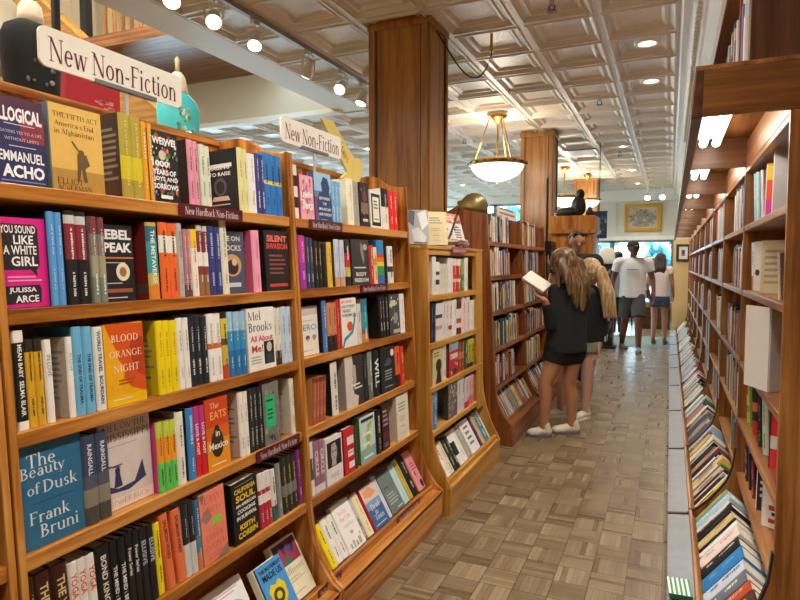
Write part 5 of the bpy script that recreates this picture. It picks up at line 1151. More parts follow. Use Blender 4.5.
for i, (c, lb, dy) in enumerate([('2c2a30', 'dark book lying flat under the brass lamp, lowest of its stack', .0), ('d8a4b0', 'pink and white book lying flat under the brass lamp, second from the bottom', .02), ('ece4e0', 'white book lying flat under the brass lamp, on top of its stack', -.01)]):
    M = Matrix.Translation((-1.335, 4.02+dy, 1.613+.0195*i)) @ Matrix.Rotation(math.radians(-4+3*i), 4, 'Z') @ Matrix.Rotation(PI/2, 4, 'X') @ Matrix.Rotation(0, 4, 'Z')
    M = Matrix.Translation((-1.325, 3.93+dy+.24, 1.613+.0195*i)) @ Matrix.Rotation(math.radians(-2+2*i), 4, 'Z') @ Matrix.Rotation(PI/2, 4, 'X')
    put_book(M, 'S', .019, .24, .15, bands(c), c, None, 'f0e8e8' if i == 0 else '8a4a5a', None, lb, 'books on top of the pale bookcase')
# right-hand bookcase, nearest bay: books fanned so their spines turn to the entrance
def place_fan(spec, zb, where, base=.36, hm=.3):
    for ln in spec.strip().split('\n'):
        a, desc, opt = ([q.strip() for q in ln.split('|')]+[''])[:3]
        f = a.split(); x0, x1, yt, yaw, col = float(f[0]), float(f[1]), float(f[2]), float(f[3]), f[4]
        op = dict(o.split('=', 1) for o in opt.split(';') if '=' in o)
        zm = zb+.11; X = base+float(op.get('in', 0))
        y = ydist((x0), X, zm); y1 = ydist(x1, X, zm)
        a_ = math.radians(yaw)
        y = min(y, 3.45-float(op.get('d', .14))*math.sin(a_))
        # apparent width of the spine seen from the aisle gives its thickness
        px = abs(x1-x0); dist = math.hypot(X, y)
        t = min(.055, max(.012, px*dist/(F*1.13)/max(.35, math.sin(a_)*1.0+.1)))
        t = float(op.get('thick', t*.8))
        h = min(hm, max(.17, zheight(yt, X, y)-zb)); d = float(op.get('d', .14))
        if 'F' in op:      # turned so that its front cover looks towards the entrance
            w_ = float(op['F']); a_ = math.radians(float(op.get('ang', 58)))
            y = max(ydist(x0, X, zm), 2.275+w_*math.cos(a_)+.01)
            M = Matrix.Translation((X, y, zb+.002)) @ Matrix.Rotation(PI+a_, 4, 'Z') @ Matrix.Rotation(-.03, 4, 'Y')
            put_book(M, 'F', w_, h, float(op.get('thick', .03)), bands(col), op.get('side', bands(col)[0][2]), None, None, op.get('sart'), '%s, %s' % (desc, where), 'books, '+where)
            continue
        M = Matrix.Translation((X, y, zb+t*.055)) @ Matrix.Rotation(PI+a_, 4, 'Z') @ Matrix.Rotation(math.radians(float(op.get('lean', 3))), 4, 'X')
        put_book(M, 'S', t, h, d, bands(col), op.get('side', bands(col)[0][2]), op.get('t'), op.get('tc'), None, '%s, %s' % (desc, where), 'books, '+where, True, op.get('sart'))
place_fan('''
745.5 748.5 178 42 b83048:.5,6a6468:1 | dark red and grey book last towards the door | F=.10;side=f0ece8
752 755.5 174 42 a8d0e4 | light blue book beside the red one | side=90bcd4;tc=e8f0f4
757 760.5 172 42 b4dcea | pale blue book third along | side=9cc8dc;tc=e8f4f8
761.5 764.5 170 42 ece4f0 | lilac white book | side=d8c8e0;tc=c0b0c8
765 769 164 44 e2503c | yellow and pink book | F=.12;side=f2eee8;sart=yellowpink
772 779 148 46 b9b9bf | tall white and grey book by the end panel | F=.13;side=f4f4f6;sart=FT;thick=.055''', 1.69, 'top shelf of '+WR)
place_fan('''
744.5 749.5 243 28 c88a5c:.3,dfe6ec:1 | white and blue book with a tan foot | side=a8bcd0;tc=90a0b0
753.5 757 242 30 e4e2de | black and white dog picture book | F=.13;side=d8d6d2;sart=bwdog
760 764 241 55 d2c4a0 | large beige book showing its whole cover | F=.17;side=e0d6ba;sart=tancover
779 782 258 60 e8e0cc | narrow ivory book by the end panel | tc=b8ac90''', 1.37, 'second shelf of '+WR)
place_fan('''
737.5 740 312 25 e8cc3c | thin yellow book behind the blank one | tc=8a7420
741 744 318 25 d8b838 | mustard book behind the blank one | tc=6a5820''', 1.01, 'third shelf of '+WR)
place_fan('''
740.5 743 392 30 6a3a7c | purple book last towards the door | tc=e0c8e8
744 748.5 388 32 f0d83c:.3,d85a3a:.5,f0d028:.8,d84a3c:1 | yellow and red book | side=e0a030
748.5 752 386 32 7ab83a | green book | side=5a9a30;tc=e8f0c8
752.5 758 389 34 c8403a:.3,3a2420:.5,d8705a:.7,26201e:1 | red and black patterned book | side=2a2020
758.5 763 396 36 1d1c1e | black book | side=141416;tc=8a8a8c
762.5 769 399 36 c8d4c0 | pale green book | side=b4c0ac;tc=6a7a6a
769 776 403 40 e23040:.3,ece8e4:.5,e0283a:1 | red and white book next to the end panel | F=.11;side=1c1a1c;thick=.035''', .72, 'fourth shelf of '+WR)
place_fan('''
735 738 462 32 ecdcdc | pinkish white book last towards the door | side=d8c0c4;tc=a88088
738 742 470 32 3a3440:.4,8a7a80:.6,1e1c24:1 | black photographic book | side=1e1c24
743 745.5 480 34 2a3a6a | navy book | side=e0c060;tc=e0c880
746 748.5 487 34 1f2a4c | dark navy book | side=c8a850;tc=d8d0b0
749 751.5 492 34 26262c | charcoal book | side=6a4040;tc=c87a5a
752 755 497 36 8a3034 | brick red book | side=5a2024;tc=e8c8a8
756 760 505 38 1c1c1e | black book with a white spine | F=.12;side=f0eeea;sart=blackwords
761.5 769 512 42 efeae6 | red-squared white book next to the end panel | F=.12;side=c4ccd4;sart=redsquares;thick=.04''', .44, 'fifth shelf of '+WR)
# blank open book standing on the third shelf
e = tag(MB().build('open_book') if False else (lambda m: m.build('open_book', None, (.335, 2.68, 1.0)))(MB().prism([(.284, 2.80), (.348, 2.655), (.353, 2.658), (.289, 2.803)], 'z', 1.012, 1.335, paint('eceae8', .6, .03))),
        'large blank white open book standing on the third shelf of the strip-lit end bookcase', 'book', 'books, third shelf of '+WR)
m = MB(); m.prism([(.3535, 2.655), (.352, 2.660), (.402, 2.695), (.405, 2.690)], 'z', 1.012, 1.335, paint('e6e3e0', .6, .03)); m.build('second_page', e, (.335, 2.68, 1.0))
# slanted tray, nearest bay
TRW = 'bottom tray of '+WR
trs = [(3.44, 3.39, '8a9a6c', 'olive green book last towards the door', 'c8d0a8'), (3.38, 3.30, 'a3c6dc', 'light blue book', 'e8f0f6'), (3.29, 3.25, 'e8dcd4', 'pinkish white book', '9a6a60'), (3.245, 3.19, '22232a', 'black book with pale print', 'd8d8dc'), (3.18, 3.14, '191a1c', 'plain black book', '5a5a5c'),
       (3.13, 3.06, 'd0bc84', 'tan book', '8a7440'), (3.05, 3.02, '1c1c1e', 'narrow black book', 'e8e8e8'), (3.01, 2.97, 'f0eeea', 'white book', 'b8b8b4'), (2.96, 2.87, 'ecd8d4', 'thick blush book', 'c04a58'), (2.86, 2.775, '1f2022', 'thick black book with bold capitals', 'ece8e0'),
       (2.765, 2.655, '2f7fc0', 'very thick bright blue book', '6aaee0'), (2.645, 2.565, 'ccd6e6', 'white and blue book', '3a5a8a'), (2.555, 2.48, '6a7080', 'slate grey book with white capitals', 'f0f0f0'), (2.47, 2.40, 'b8502c', 'rust orange book', 'e8b890'), (2.39, 2.31, '4a3c30', 'brown book next to the end panel', 'd8c8b0')]
for ya, yb, col, ds, tc in trs:
    t = ya-yb-.002; a_ = math.radians(37.6); h = R.uniform(.21, .235)
    M = Matrix.Translation((.150, ya-.001, .181)) @ Matrix.Rotation(PI, 4, 'Z') @ Matrix.Rotation(-a_, 4, 'Y')
    put_book(M, 'S', t, h, .115, bands(col), col, None, tc, None, '%s, %s' % (ds, TRW), 'books, '+TRW, True)
put_book(Matrix.Translation((.112, 2.56, .199)) @ Matrix.Rotation(math.radians(4), 4, 'Z') @ Matrix.Rotation(-PI/2, 4, 'Y'), 'F', .14, .085, .018, [(i*.1, i*.1+.1, '2c8a5c' if i % 2 == 0 else 'e4f0e6') for i in range(10)], '1c5a3c', None, None, None, 'small green striped book lying on the grey ledge by the end panel', 'books, '+TRW)
# every other, smaller book farther off: one object
CO = ['e8e4de', 'd8d2c6', '1e1d20', '2c3a5c', '8a2a2c', 'c8a45a', 'e8e6e2', '3a6a8a', 'a84a2c', '26241f', '5a7a5a', 'd8b8b0', 'f0ece4', '7a5a8a', 'd87a3c', '1c2a2c', 'b8c4cc', 'e0c040', '6a4a34', '9ab8c8']
mb = MB()
def far_row(ya, yb, zb, X, sgn, fill, tray=None, yawd=0):
    y = ya+.01
    end = ya+(yb-ya)*fill
    while y < end:
        t = R.choice([.018, .022, .026, .03, .036, .045]); h = R.uniform(.19, .25); d = .14; c = paint(R.choice(CO))
        if y+t > yb-.01: break
        if tray is None:
            x = X(zb)+sgn*(.012+.006*R.random()); hw = h
            lean = R.choice([0, 0, 0, 0, .05]) if y+t < yb-.035 else 0
            vs = []
            for dx in (0, d):
                for dy in (0, t):
                    for dz in (0, h):
                        vs.append((x+sgn*dx+sgn*dz*.03*(1 if sgn < 0 else 0), y+dy+lean*dz, zb+.003+dz-(dx*.0586 if sgn < 0 else 0)))
            mb.add(vs, [(0, 1, 3, 2), (4, 6, 7, 5), (0, 4, 5, 1), (2, 3, 7, 6), (0, 2, 6, 4), (1, 5, 7, 3)], c)
            if R.random() < .7:
                z0, z1 = zb+h*R.uniform(.12, .4), zb+h*R.uniform(.6, .9); xs = x-sgn*.0006
                o = sgn*.03*(1 if sgn < 0 else 0)
                mb.add([(xs+o*(z0-zb), y+t*.3+lean*(z0-zb), z0), (xs+o*(z0-zb), y+t*.7+lean*(z0-zb), z0), (xs+o*(z1-zb), y+t*.7+lean*(z1-zb), z1), (xs+o*(z1-zb), y+t*.3+lean*(z1-zb), z1)], [(0, 1, 2, 3)], paint(R.choice(['f0ece4', '2a2a2c', 'd8b060', 'c84a3c'])))
        else:
            x0, z0, ux, uz = tray; dd = .10
            P = [(x0, z0), (x0+ux*h, z0+uz*h), (x0+ux*h+sgn*uz*dd, z0+uz*h-abs(ux)*dd), (x0+sgn*uz*dd, z0-abs(ux)*dd)]
            mb.prism(P, 'y', y, y+t, c)
            if R.random() < .6:
                q = [(.2, .3), (.7, .3), (.7, .7), (.2, .7)]
                mb.add([(x0+ux*h*a-sgn*uz*.001, y+t*b_, z0+uz*h*a+abs(ux)*.001) for a, b_ in q], [(0, 1, 2, 3)], paint(R.choice(['f0ece4', '2a2a2c', 'd8b060'])))
            t += .002
        y += t+.0012
dxf = lambda z: fx(z)+.045
for (a, b) in ((4.885, 6.045), (6.075, 7.275)):
    for i, zb in enumerate(SH_D): far_row(a, b, zb, dxf, -1, R.choice([.6, .72, .66, .8]) if i else .62)
    far_row(a, b, 0, None, -1, .97, tray=(-1.232, .193, -.486, .874))
rxf = lambda z: RX
for k in range(1, 9):
    a = RY0+RW_*k+.03; b = RY0+RW_*(k+1)-.005
    for zb in SH_R: far_row(a, b, zb, rxf, 1, R.uniform(.3, .85))
    far_row(a, b, 0, None, 1, .97, tray=(.150, .191, .61, .792))
for zb in SH_A: far_row(-.25, .855, zb, fx, -1, .9)
# books above the hood
y = 2.30
for i in range(40):
    t = R.choice([.02, .03, .035]); h = R.uniform(.3, .42) if i < 2 else R.uniform(.24, .42)
    c = ['d8b878', 'b8302c', '3a5a9a', 'd8d4cc', '2a2626', '4a6a78'][i] if i < 6 else R.choice(CO)
    mb.box(.225+.01*R.random(), .38, y, y+t, 2.147, 2.147+h, paint(c)); y += t+.001
    if y > 4.6: break
st = mb.build('books', fix=True)
tag(st, 'rows of small books filling the remaining shelves on both sides of the aisle', 'books', None, 'stuff')
print('BOOKS', NB[0])
# ================================================================== SIGNS AND SHELF LABELS
MAROON = paint('5a1426', .4, .06); TAGW = paint('f2e6e2', .5, .03); SIGNW = paint('f0ebe0', .35, .03, 8); MTXT = paint('64142e', .5, .03)
def shelf_tag(px0, px1, z0, z1, X, where, text='New Hardback Non-Fiction', col=None, tilt=0):
    zm = (z0+z1)/2; a = ydist(px0, X, zm); b = ydist(px1, X, zm)
    m = MB(); m.box(X, X+.003, a, b, z0, z1, col or MAROON)
    o = m.build('shelf_label', None, (X, (a+b)/2, zm))
    t = MB(); put_text(t, text, (X+.0036, (a+b)/2, zm), (0, 1, 0), (0, 0, 1), (b-a)*.84, TAGW, 'serif', (z1-z0)*.62, squash=True); t.build('lettering', o, (X, (a+b)/2, zm), fix=False)
    tag(o, where, 'shelf label', 'maroon shelf labels')
shelf_tag(178.5, 242, 1.650, 1.692, fx(1.67)+.001, 'maroon shelf label under the pink spines on the top shelf of the mannequin-backed bookcase')
shelf_tag(256, 299, .772, .815, fx(.8)+.001, 'maroon shelf label under the ivory spine on the fourth shelf of the mannequin-backed bookcase')
shelf_tag(309, 342, 1.650, 1.692, fx(1.67)+.001, 'maroon shelf label under the patchwork cover on the top shelf of the arrow-sign bookcase')
shelf_tag(360.5, 387, 1.355, 1.397, fx(1.38)+.001, 'maroon shelf label under the rainbow spine on the second shelf of the arrow-sign bookcase')
shelf_tag(397, 419.5, .160, .202, -1.249, 'maroon shelf label on the bottom tray lip of the arrow-sign bookcase')
shelf_tag(318, 341, .160, .202, -1.249, 'maroon shelf label on the bottom tray lip of the mannequin-backed bookcase')
shelf_tag(452, 466, 1.572, 1.612, -1.3, 'pinkish label on the top edge of the brass-lamp bookcase', col=paint('b85a68', .4, .05))
def rrect(a, b, z0, z1, r, n=6):
    pts = []
    for cx, cz, s in ((b-r, z1-r, 0), (a+r, z1-r, 90), (a+r, z0+r, 180), (b-r, z0+r, 270)):
        for i in range(n+1):
            t = math.radians(s+90*i/n); pts.append((cx+r*math.cos(t), cz+r*math.sin(t)))
    return pts
ACR = paint('b8bcc0', .15, .03)
def aisle_sign(px0, px1, yt0, yb0, X, label, hp):
    a = ydist(px0, X, 2.1); b = ydist(px1, X, 2.1); z1 = zheight(yt0, X, a); z0 = zheight(yb0, X, a)
    e = empty('aisle_sign', (X, (a+b)/2, z0), label, 'sign', 'white New Non-Fiction signs'); o = e.location
    m = MB(); m.prism(rrect(a, b, z0, z1, .022), 'x', X-.004, X+.004, SIGNW); m.build('sign_board', e, o)
    t = MB(); put_text(t, 'New Non-Fiction', (X+.0048, (a+b)/2, (z0+z1)/2-.004), (0, 1, 0), (0, 0, 1), (b-a)*.90, MTXT, 'serif', (z1-z0)*.62, squash=True); t.build('lettering', e, o, fix=False)
    ha, hb = a+(b-a)*hp[0], a+(b-a)*hp[1]
    m = MB(); m.box(X-.008, X+.009, ha, hb, z0-.004, z0+.010, paint('6e7074', .35)); m.build('clip', e, o, .002)
    m = MB(); m.box(X-.004, X+.002, (ha+hb)/2-.006, (ha+hb)/2+.006, 1.684, z0, ACR); m.box(X-.03, X+.02, (ha+hb)/2-.03, (ha+hb)/2+.03, 1.680, 1.686, ACR); m.build('stand', e, o)
aisle_sign(38, 180.5, 23, 64, -1.605, 'white New Non-Fiction sign in front of the turquoise shirt mannequin', (.33, .78))
aisle_sign(280.5, 340.5, 115, 141, -1.605, 'white New Non-Fiction sign in front of the yellow arrow', (.3, .75))
# the yellow arrow pointing to the stairs
X = -1.70
pp = [(320.5, 118), (332, 121), (353.5, 158.5), (359, 158), (363, 170), (355.5, 190), (340, 178), (346.5, 172)]
pts = []
for q in pp:
    y = ydist(q[0], X, 2.15); z = zheight(q[1], X, y); y = ydist(q[0], X, z); z = zheight(q[1], X, y); pts.append((y, z))
e = empty('arrow_sign', (X, pts[0][0], 2.0), 'yellow arrow sign pointing down, with the word Stairs on its shaft', 'sign'); o = e.location
m = MB(); m.prism(pts, 'x', X-.006, X+.006, paint('e3cb76', .5, .06, 12)); m.build('arrow_board', e, o)
d = Vector((0, pts[7][0]-pts[0][0], pts[7][1]-pts[0][1])).normalized(); c = Vector((X+.0068, (pts[0][0]+pts[1][0])*.15+(pts[2][0]+pts[7][0])*.35, (pts[0][1]+pts[1][1])*.15+(pts[2][1]+pts[7][1])*.35))
t = MB(); put_text(t, 'Stairs', c, d, Vector((1, 0, 0)).cross(d), .12, paint('6a4a20'), 'serif', .045, squash=True); t.build('lettering', e, o, fix=False)
m = MB(); m.box(X-.012, X-.006, pts[5][0]-.03, pts[5][0]-.005, 1.682, pts[5][1]+.06, ACR); m.box(X-.03, X, pts[5][0]-.05, pts[5][0]+.015, 1.678, 1.683, ACR); m.build('stand', e, o)
# small sign over the far bookcase
X = -1.50
e = empty('aisle_sign', (X, 5.4, 1.85), 'small white section sign over the reddish two-bay bookcase', 'sign'); o = e.location
a, b = ydist(497, X, 1.95), ydist(516, X, 1.93); z1 = zheight(206, X, a); z0 = zheight(216, X, a)
m = MB(); m.prism(rrect(a, b, z0, z1, .015), 'x', X-.004, X+.004, SIGNW); m.build('sign_board', e, o)
m = MB()
for i in range(2): m.box(X+.004, X+.0046, a+.08, b-.08-.05*i, z0+.03+.045*i, z0+.048+.045*i, paint('b0707c'))
m.build('lettering', e, o)
m = MB(); m.tube([(X, (a+b)/2, 1.68), (X, (a+b)/2, z0+.004)], .006, BLK); m.build('stand', e, o)
# ================================================================== MANNEQUINS AND THE THINGS BEHIND
def loft(rings, mat, n=24, cap=True):
    """rings: (cx, cy, z, rx, ry)"""
    m = MB(); vs = []; fs = []
    for cx, cy, z, rx, ry in rings:
        for k in range(n): a = 2*PI*k/n; vs.append((cx+rx*math.cos(a), cy+ry*math.sin(a), z))
    for i in range(len(rings)-1):
        for k in range(n): fs.append((i*n+k, i*n+(k+1) % n, (i+1)*n+(k+1) % n, (i+1)*n+k))
    if cap: fs += [tuple(range(n))[::-1], tuple((len(rings)-1)*n+k for k in range(n))]
    m.add(vs, fs, mat); return m
zt = 1.956
x, y = -1.98, 1.395
e = empty('dress_form', (x, y, zt), 'black shirt mannequin standing above the first honey oak bookcase', 'mannequin'); o = e.location
loft([(x, y, zt, .062, .085), (x, y, zt+.12, .064, .088), (x, y, zt+.22, .068, .098), (x, y, zt+.285, .064, .102), (x, y, zt+.325, .052, .086), (x, y, zt+.35, .036, .048)], paint('0d0d0f', .9, .3, 60)).build('shirt', e, o, smooth=True)
loft([(x, y, zt+.34, .040, .044), (x, y, zt+.37, .038, .040), (x, y, zt+.405, .034, .034), (x, y, zt+.42, .022, .022)], paint('dccfb8', .6)).build('neck', e, o, smooth=True)
m = MB(); m.lathe([(0, 0), (.022, .0), (.016, .06), (.02, .075), (0, .09)], (x, y, zt+.418), W(OAK), 12); m.build('finial', e, o, smooth=True)
m = MB(); rr = random.Random(4)
for i in range(9):
    a = rr.uniform(-.6, .35); z = zt+rr.uniform(.06, .22); q = (x+.066*math.cos(a), y+.096*math.sin(a), z)
    m.ball(q, .004, rr.uniform(.004, .012), rr.uniform(.004, .010), paint(rr.choice(['5a5c60', '44464c', '7a7c7e'])), 6, 4)
m.build('shirt_print', e, o)
x, y = -2.22, 2.31
e = empty('dress_form', (x, y, zt), 'turquoise tank top mannequin beside the end of the first white sign', 'mannequin'); o = e.location
loft([(x, y, zt, .085, .088), (x, y, zt+.10, .08, .082), (x, y, zt+.22, .09, .105), (x, y, zt+.30, .085, .115), (x, y, zt+.345, .065, .10), (x, y, zt+.375, .045, .06)], paint('46c3cc', .75, .15, 25)).build('shirt', e, o, smooth=True)
loft([(x, y, zt+.36, .05, .052), (x, y, zt+.41, .042, .044), (x, y, zt+.45, .036, .037), (x, y, zt+.475, .02, .02)], paint('e8dcc4', .6)).build('neck', e, o, smooth=True)
m = MB(); m.lathe([(0, 0), (.013, .0), (.010, .05), (.013, .07), (0, .085)], (x, y, zt+.47), paint('d8c49c', .5), 12); m.build('finial', e, o, smooth=True)
m = MB(); rr = random.Random(5)
for i in range(22):
    a = rr.uniform(-.75, .15); z = zt+rr.uniform(.14, .29); f = .3+.7*(z-zt)/.3
    m.ball((x+.089*math.cos(a), y+(.092+.018*f)*math.sin(a), z), .006, rr.uniform(.005, .014), rr.uniform(.005, .014), paint(rr.choice(['e8dc8a', '4a8a8c', 'd8e8dc', '9aaa6a', '5a9a94'])), 6, 4)
m.build('shirt_print', e, o)
# red box on the rear carcass
a, b = ydist(67, -2.05, 2.15), ydist(120, -2.05, 2.15)
m = MB(); m.box(-2.09, -2.05, a, b, zt, zheight(78, -2.05, b), paint('a81a2c', .4, .08, 6)); o_ = m.build('boxed_set', None, (-2.07, (a+b)/2, zt))
tag(o_, 'dark red box standing behind the first white sign', 'box')
m = MB(); rr = random.Random(6)
for i in range(12): yy = a+(b-a)*rr.uniform(.5, .85); z = zt+.22*rr.uniform(.62, .85); m.box(-2.05, -2.0494, yy, yy+.02, z, z+.008, paint('d88a8c'))
m.build('lettering', o_, (-2.07, (a+b)/2, zt))
m = MB(); yy = ydist(58, -2.2, 2.2); m.box(-2.21, -2.19, yy-.012, yy+.012, zt, 2.6, BLK); m.box(-2.25, -2.15, yy-.04, yy+.04, zt, zt+.012, BLK)
tag(m.build('display_post', None, (-2.2, yy, zt)), 'black post standing behind the first white sign, beside the red box', 'post')
# ================================================================== STAIRCASE ABOVE ON THE LEFT
e = empty('staircase', (-5.6, 5.9, 3.4), 'wooden staircase landing rising through the ceiling opening', 'staircase'); o = e.location
m = MB(); m.prism([(-8.3, 4.02), (-4.4, 3.98), (-4.4, 4.12), (-8.3, 4.16)], 'y', 5.12, 6.74, wood('stair_mahogany', '4a2410', '7a4420', '96602f', axis='x')); m.build('landing', e, o)
m = MB(); m.prism([(-8.2, 5.10), (-7.75, 5.10), (-5.2, 3.03), (-5.2, 2.70), (-5.5, 2.80)], 'y', 5.45, 5.53, W(COLW, 'x')); m.build('stringer', e, o)
m = MB(); m.prism([(-7.75, 5.10), (-5.2, 3.03), (-5.2, 3.07), (-7.72, 5.13)], 'y', 5.42, 5.55, W(PALE, 'x')); m.build('stringer_cap', e, o)
for i in range(7):
    x = -7.35+.165*i; m = MB(); m.box(x-.02, x+.02, 6.28, 6.32, 4.15, 5.25-.10*i, W(OAK)); m.build('baluster', e, o)
m = MB(); m.prism([(-7.6, 5.40), (-6.2, 4.55), (-6.2, 4.62), (-7.6, 5.47)], 'y', 6.27, 6.33, W(OAK, 'x')); m.build('handrail', e, o)
m = MB(); m.box(-7.75, -7.62, 6.2, 6.3, 4.15, 5.5, BLK); m.build('newel', e, o)
for i, (a, b, z0, z1, c, lb) in enumerate([(-8.4, -8.12, 4.95, 5.5, 'e8e4da', 'small pale picture hung above the landing, nearest the corner'), (-8.05, -7.85, 4.75, 5.55, '2a2624', 'narrow dark picture hung above the landing'), (-7.3, -6.85, 4.75, 5.3, 'c8a890', 'pinkish picture hung above the landing behind the balusters')]):
    p = empty('picture', ((a+b)/2, 6.74, z0), lb, 'picture', 'pictures on the stairwell wall')
    m = MB(); m.box(a, b, 6.715, 6.744, z0, z1, W(DARK)); m.build('frame', p, p.location, .004)
    m = MB(); m.box(a+.03, b-.03, 6.708, 6.715, z0+.03, z1-.03, paint(c, .6, .3, 8)); m.build('print', p, p.location)
for i, (x, y) in enumerate(((-5.0, 3.4), (-6.6, 3.8), (-5.4, 1.2))):  # lamps added to brighten the landing and the stairwell wall
    e = empty('added_stair_light', (x, y, 5.6), 'added round fill lamp high in the stairwell, %s of three' % ['first', 'second', 'third'][i], 'ceiling light', 'fill lamps added in the stairwell')
    m = MB(); m.lathe([(0, 0), (.16, 0), (.15, -.05), (.0, -.07)], e.location, glow('added_stair_glow', 'ffeccc', 5.0), 20); m.build('globe', e, e.location, smooth=True)
    l = bpy.data.lights.new('added_stair_lamp', 'POINT'); l.energy = 130; l.color = (1, .9, .75); l.shadow_soft_size = .12
    lo = bpy.data.objects.new('added_stair_lamp', l); COL.objects.link(lo); lo.location = (x, y, 5.45); lo['kind'] = 'helper'
# ================================================================== LAMPS
WARM = glow('warm_bulb', 'ffe9c4', 14.0); LENS = glow('lit_lens', 'ffedd0', 9.0); BOWL = glow('lit_bowl', 'fff1dc', 4.5)
ALU = paint('dcd8d0', .4, .05, 20); BRASS = paint('b08a3c', .28, .1, 20, metal=.85); CHR = paint('b8b8b8', .2, .05, 20, metal=.8)
def spot(loc, to, energy, size, col=(1, .86, .68), blend=.6, rad=.06):
    l = bpy.data.lights.new('lamp_beam', 'SPOT'); l.energy = energy; l.spot_size = math.radians(size); l.spot_blend = blend; l.color = col; l.shadow_soft_size = rad
    ob = bpy.data.objects.new('lamp_beam', l); COL.objects.link(ob); ob.location = loc
    ob.rotation_euler = (Vector(to)-Vector(loc)).to_track_quat('-Z', 'Y').to_euler(); ob['kind'] = 'helper'; return ob
TX0 = -2.93
m = MB(); m.box(TX0-.018, TX0+.018, .8, 6.4, CH-.05, CH-.012, paint('8e8a82', .4))
tag(m.build('track_rail', None, (TX0, 3.6, CH-.03)), 'long pale lighting track fixed to the ceiling above the second bookcase', 'lighting track')
for i, (y, dr, lb) in enumerate([(3.02, (.35, -.5, -.8), 'first spotlight on the track, cut by the top of the picture'), (3.40, (.45, -.55, -.7), 'track spotlight glaring straight at the viewer, second along'), (3.86, (.25, -.5, -.85), 'track spotlight hanging clear below the rail, third along'),
                             (4.60, (-.55, .3, -.7), 'unlit-looking track spotlight turned away, fourth along'), (5.18, (.1, -.75, -.65), 'fifth track spotlight, tipped towards the entrance'), (5.62, (-.2, -.3, -.9), 'last track spotlight, beside the big wood column')]):
    e = empty('track_spotlight', (TX0, y, CH-.05), lb, 'spotlight', 'spotlights on the track'); o = e.location
    v = Vector(dr).normalized(); c = Vector((TX0, y, CH-.20))
    m = MB(); m.box(TX0-.02, TX0+.02, y-.035, y+.035, CH-.085, CH-.05, ALU); m.tube([(TX0, y, CH-.08), (TX0, y, CH-.12)], .009, ALU)
    m.build('mount', e, o)
    s = v.cross(Vector((0, 0, 1))).normalized()
    m = MB(); m.tube([Vector((TX0, y, CH-.118))-s*.062, c-s*.062], .006, ALU, 6); m.tube([Vector((TX0, y, CH-.118))+s*.062, c+s*.062], .006, ALU, 6); m.tube([Vector((TX0, y, CH-.118))-s*.064, Vector((TX0, y, CH-.118))+s*.064], .006, ALU, 6); m.build('yoke', e, o)
    m = MB(); m.tube([c-v*.09, c-v*.075, c-v*.03, c+v*.03, c+v*.062], [.018, .034, .040, .052, .056], ALU, 16); m.build('lamp_head', e, o, smooth=False)
    m = MB(); m.tube([c+v*.063, c+v*.068], [.05, .046], WARM, 16); m.build('lens', e, o)
    spot(c+v*.075, c+v*2, 55, 80)
def downlight(x, y, lb):
    e = empty('downlight', (x, y, CH), lb, 'ceiling light', 'recessed ceiling lights'); o = e.location; zc = CH+.002
    m = MB(); m.lathe([(.105, .068), (.108, -.004), (.10, -.012), (.075, -.012), (.068, .004), (.066, .06)], (x, y, zc), OFFW, 24); m.build('trim_ring', e, o, smooth=True)
    m = MB(); m.lathe([(0.0, -.02), (.03, -.018), (.05, -.002), (.056, .02), (.056, .05)], (x, y, zc), LENS, 20); m.build('lens', e, o, smooth=True)
downlight(-.23, 5.74, 'recessed ceiling light at the near end of the ceiling row by the cornice')
downlight(-.23, 6.92, 'second recessed ceiling light, farther along the same ceiling row')
for i, y in enumerate((4.5, 3.27, 2.04, .81, -.42)): downlight(-.23, y, 'recessed ceiling light above the picture, number %s back from the frame' % ['one', 'two', 'three', 'four', 'five'][i])
for y in (6.92, 5.74, 4.5, 3.27, 2.04, .81, -.42): spot((-.23, y, CH-.06), (-.85, y-.1, 0), 120 if y < 5.5 else 80, 125, (1, .92, .80), .8, .09)
for i, (x, y) in enumerate(((-1.75, .2), (-1.75, 1.45), (-2.75, .6), (-2.75, 1.8))):  # lamps added out of view to brighten the column and mannequins
    downlight(x, y, 'added fill light above the picture frame, %s of the square of four' % ['first', 'second', 'third', 'last'][i]); spot((x, y, CH-.06), (x, y+1.1, 0), 75, 130, (1, .92, .80), .8, .09)
for i, (x, y) in enumerate(((-4.6, 9.0), (-4.6, 11.5), (-4.6, 14), (-6.4, 10), (-6.4, 13), (-.75, 10.5), (-.75, 13.2), (-.75, 15.4))):  # lamps added to brighten the back wall and the side hall
    downlight(x, y, 'added fill light in the far shop, %s' % ['over the hidden side hall, near', 'over the hidden side hall, middle', 'over the hidden side hall, by the glass', 'along the outer wall, near', 'along the outer wall, by the glass', 'over the aisle before the speckled rack', 'over the door mat', 'over the low bench'][i]); spot((x, y, CH-.06), (x, y+.2, 0), 130, 140, (1, .95, .88), .8, .09)
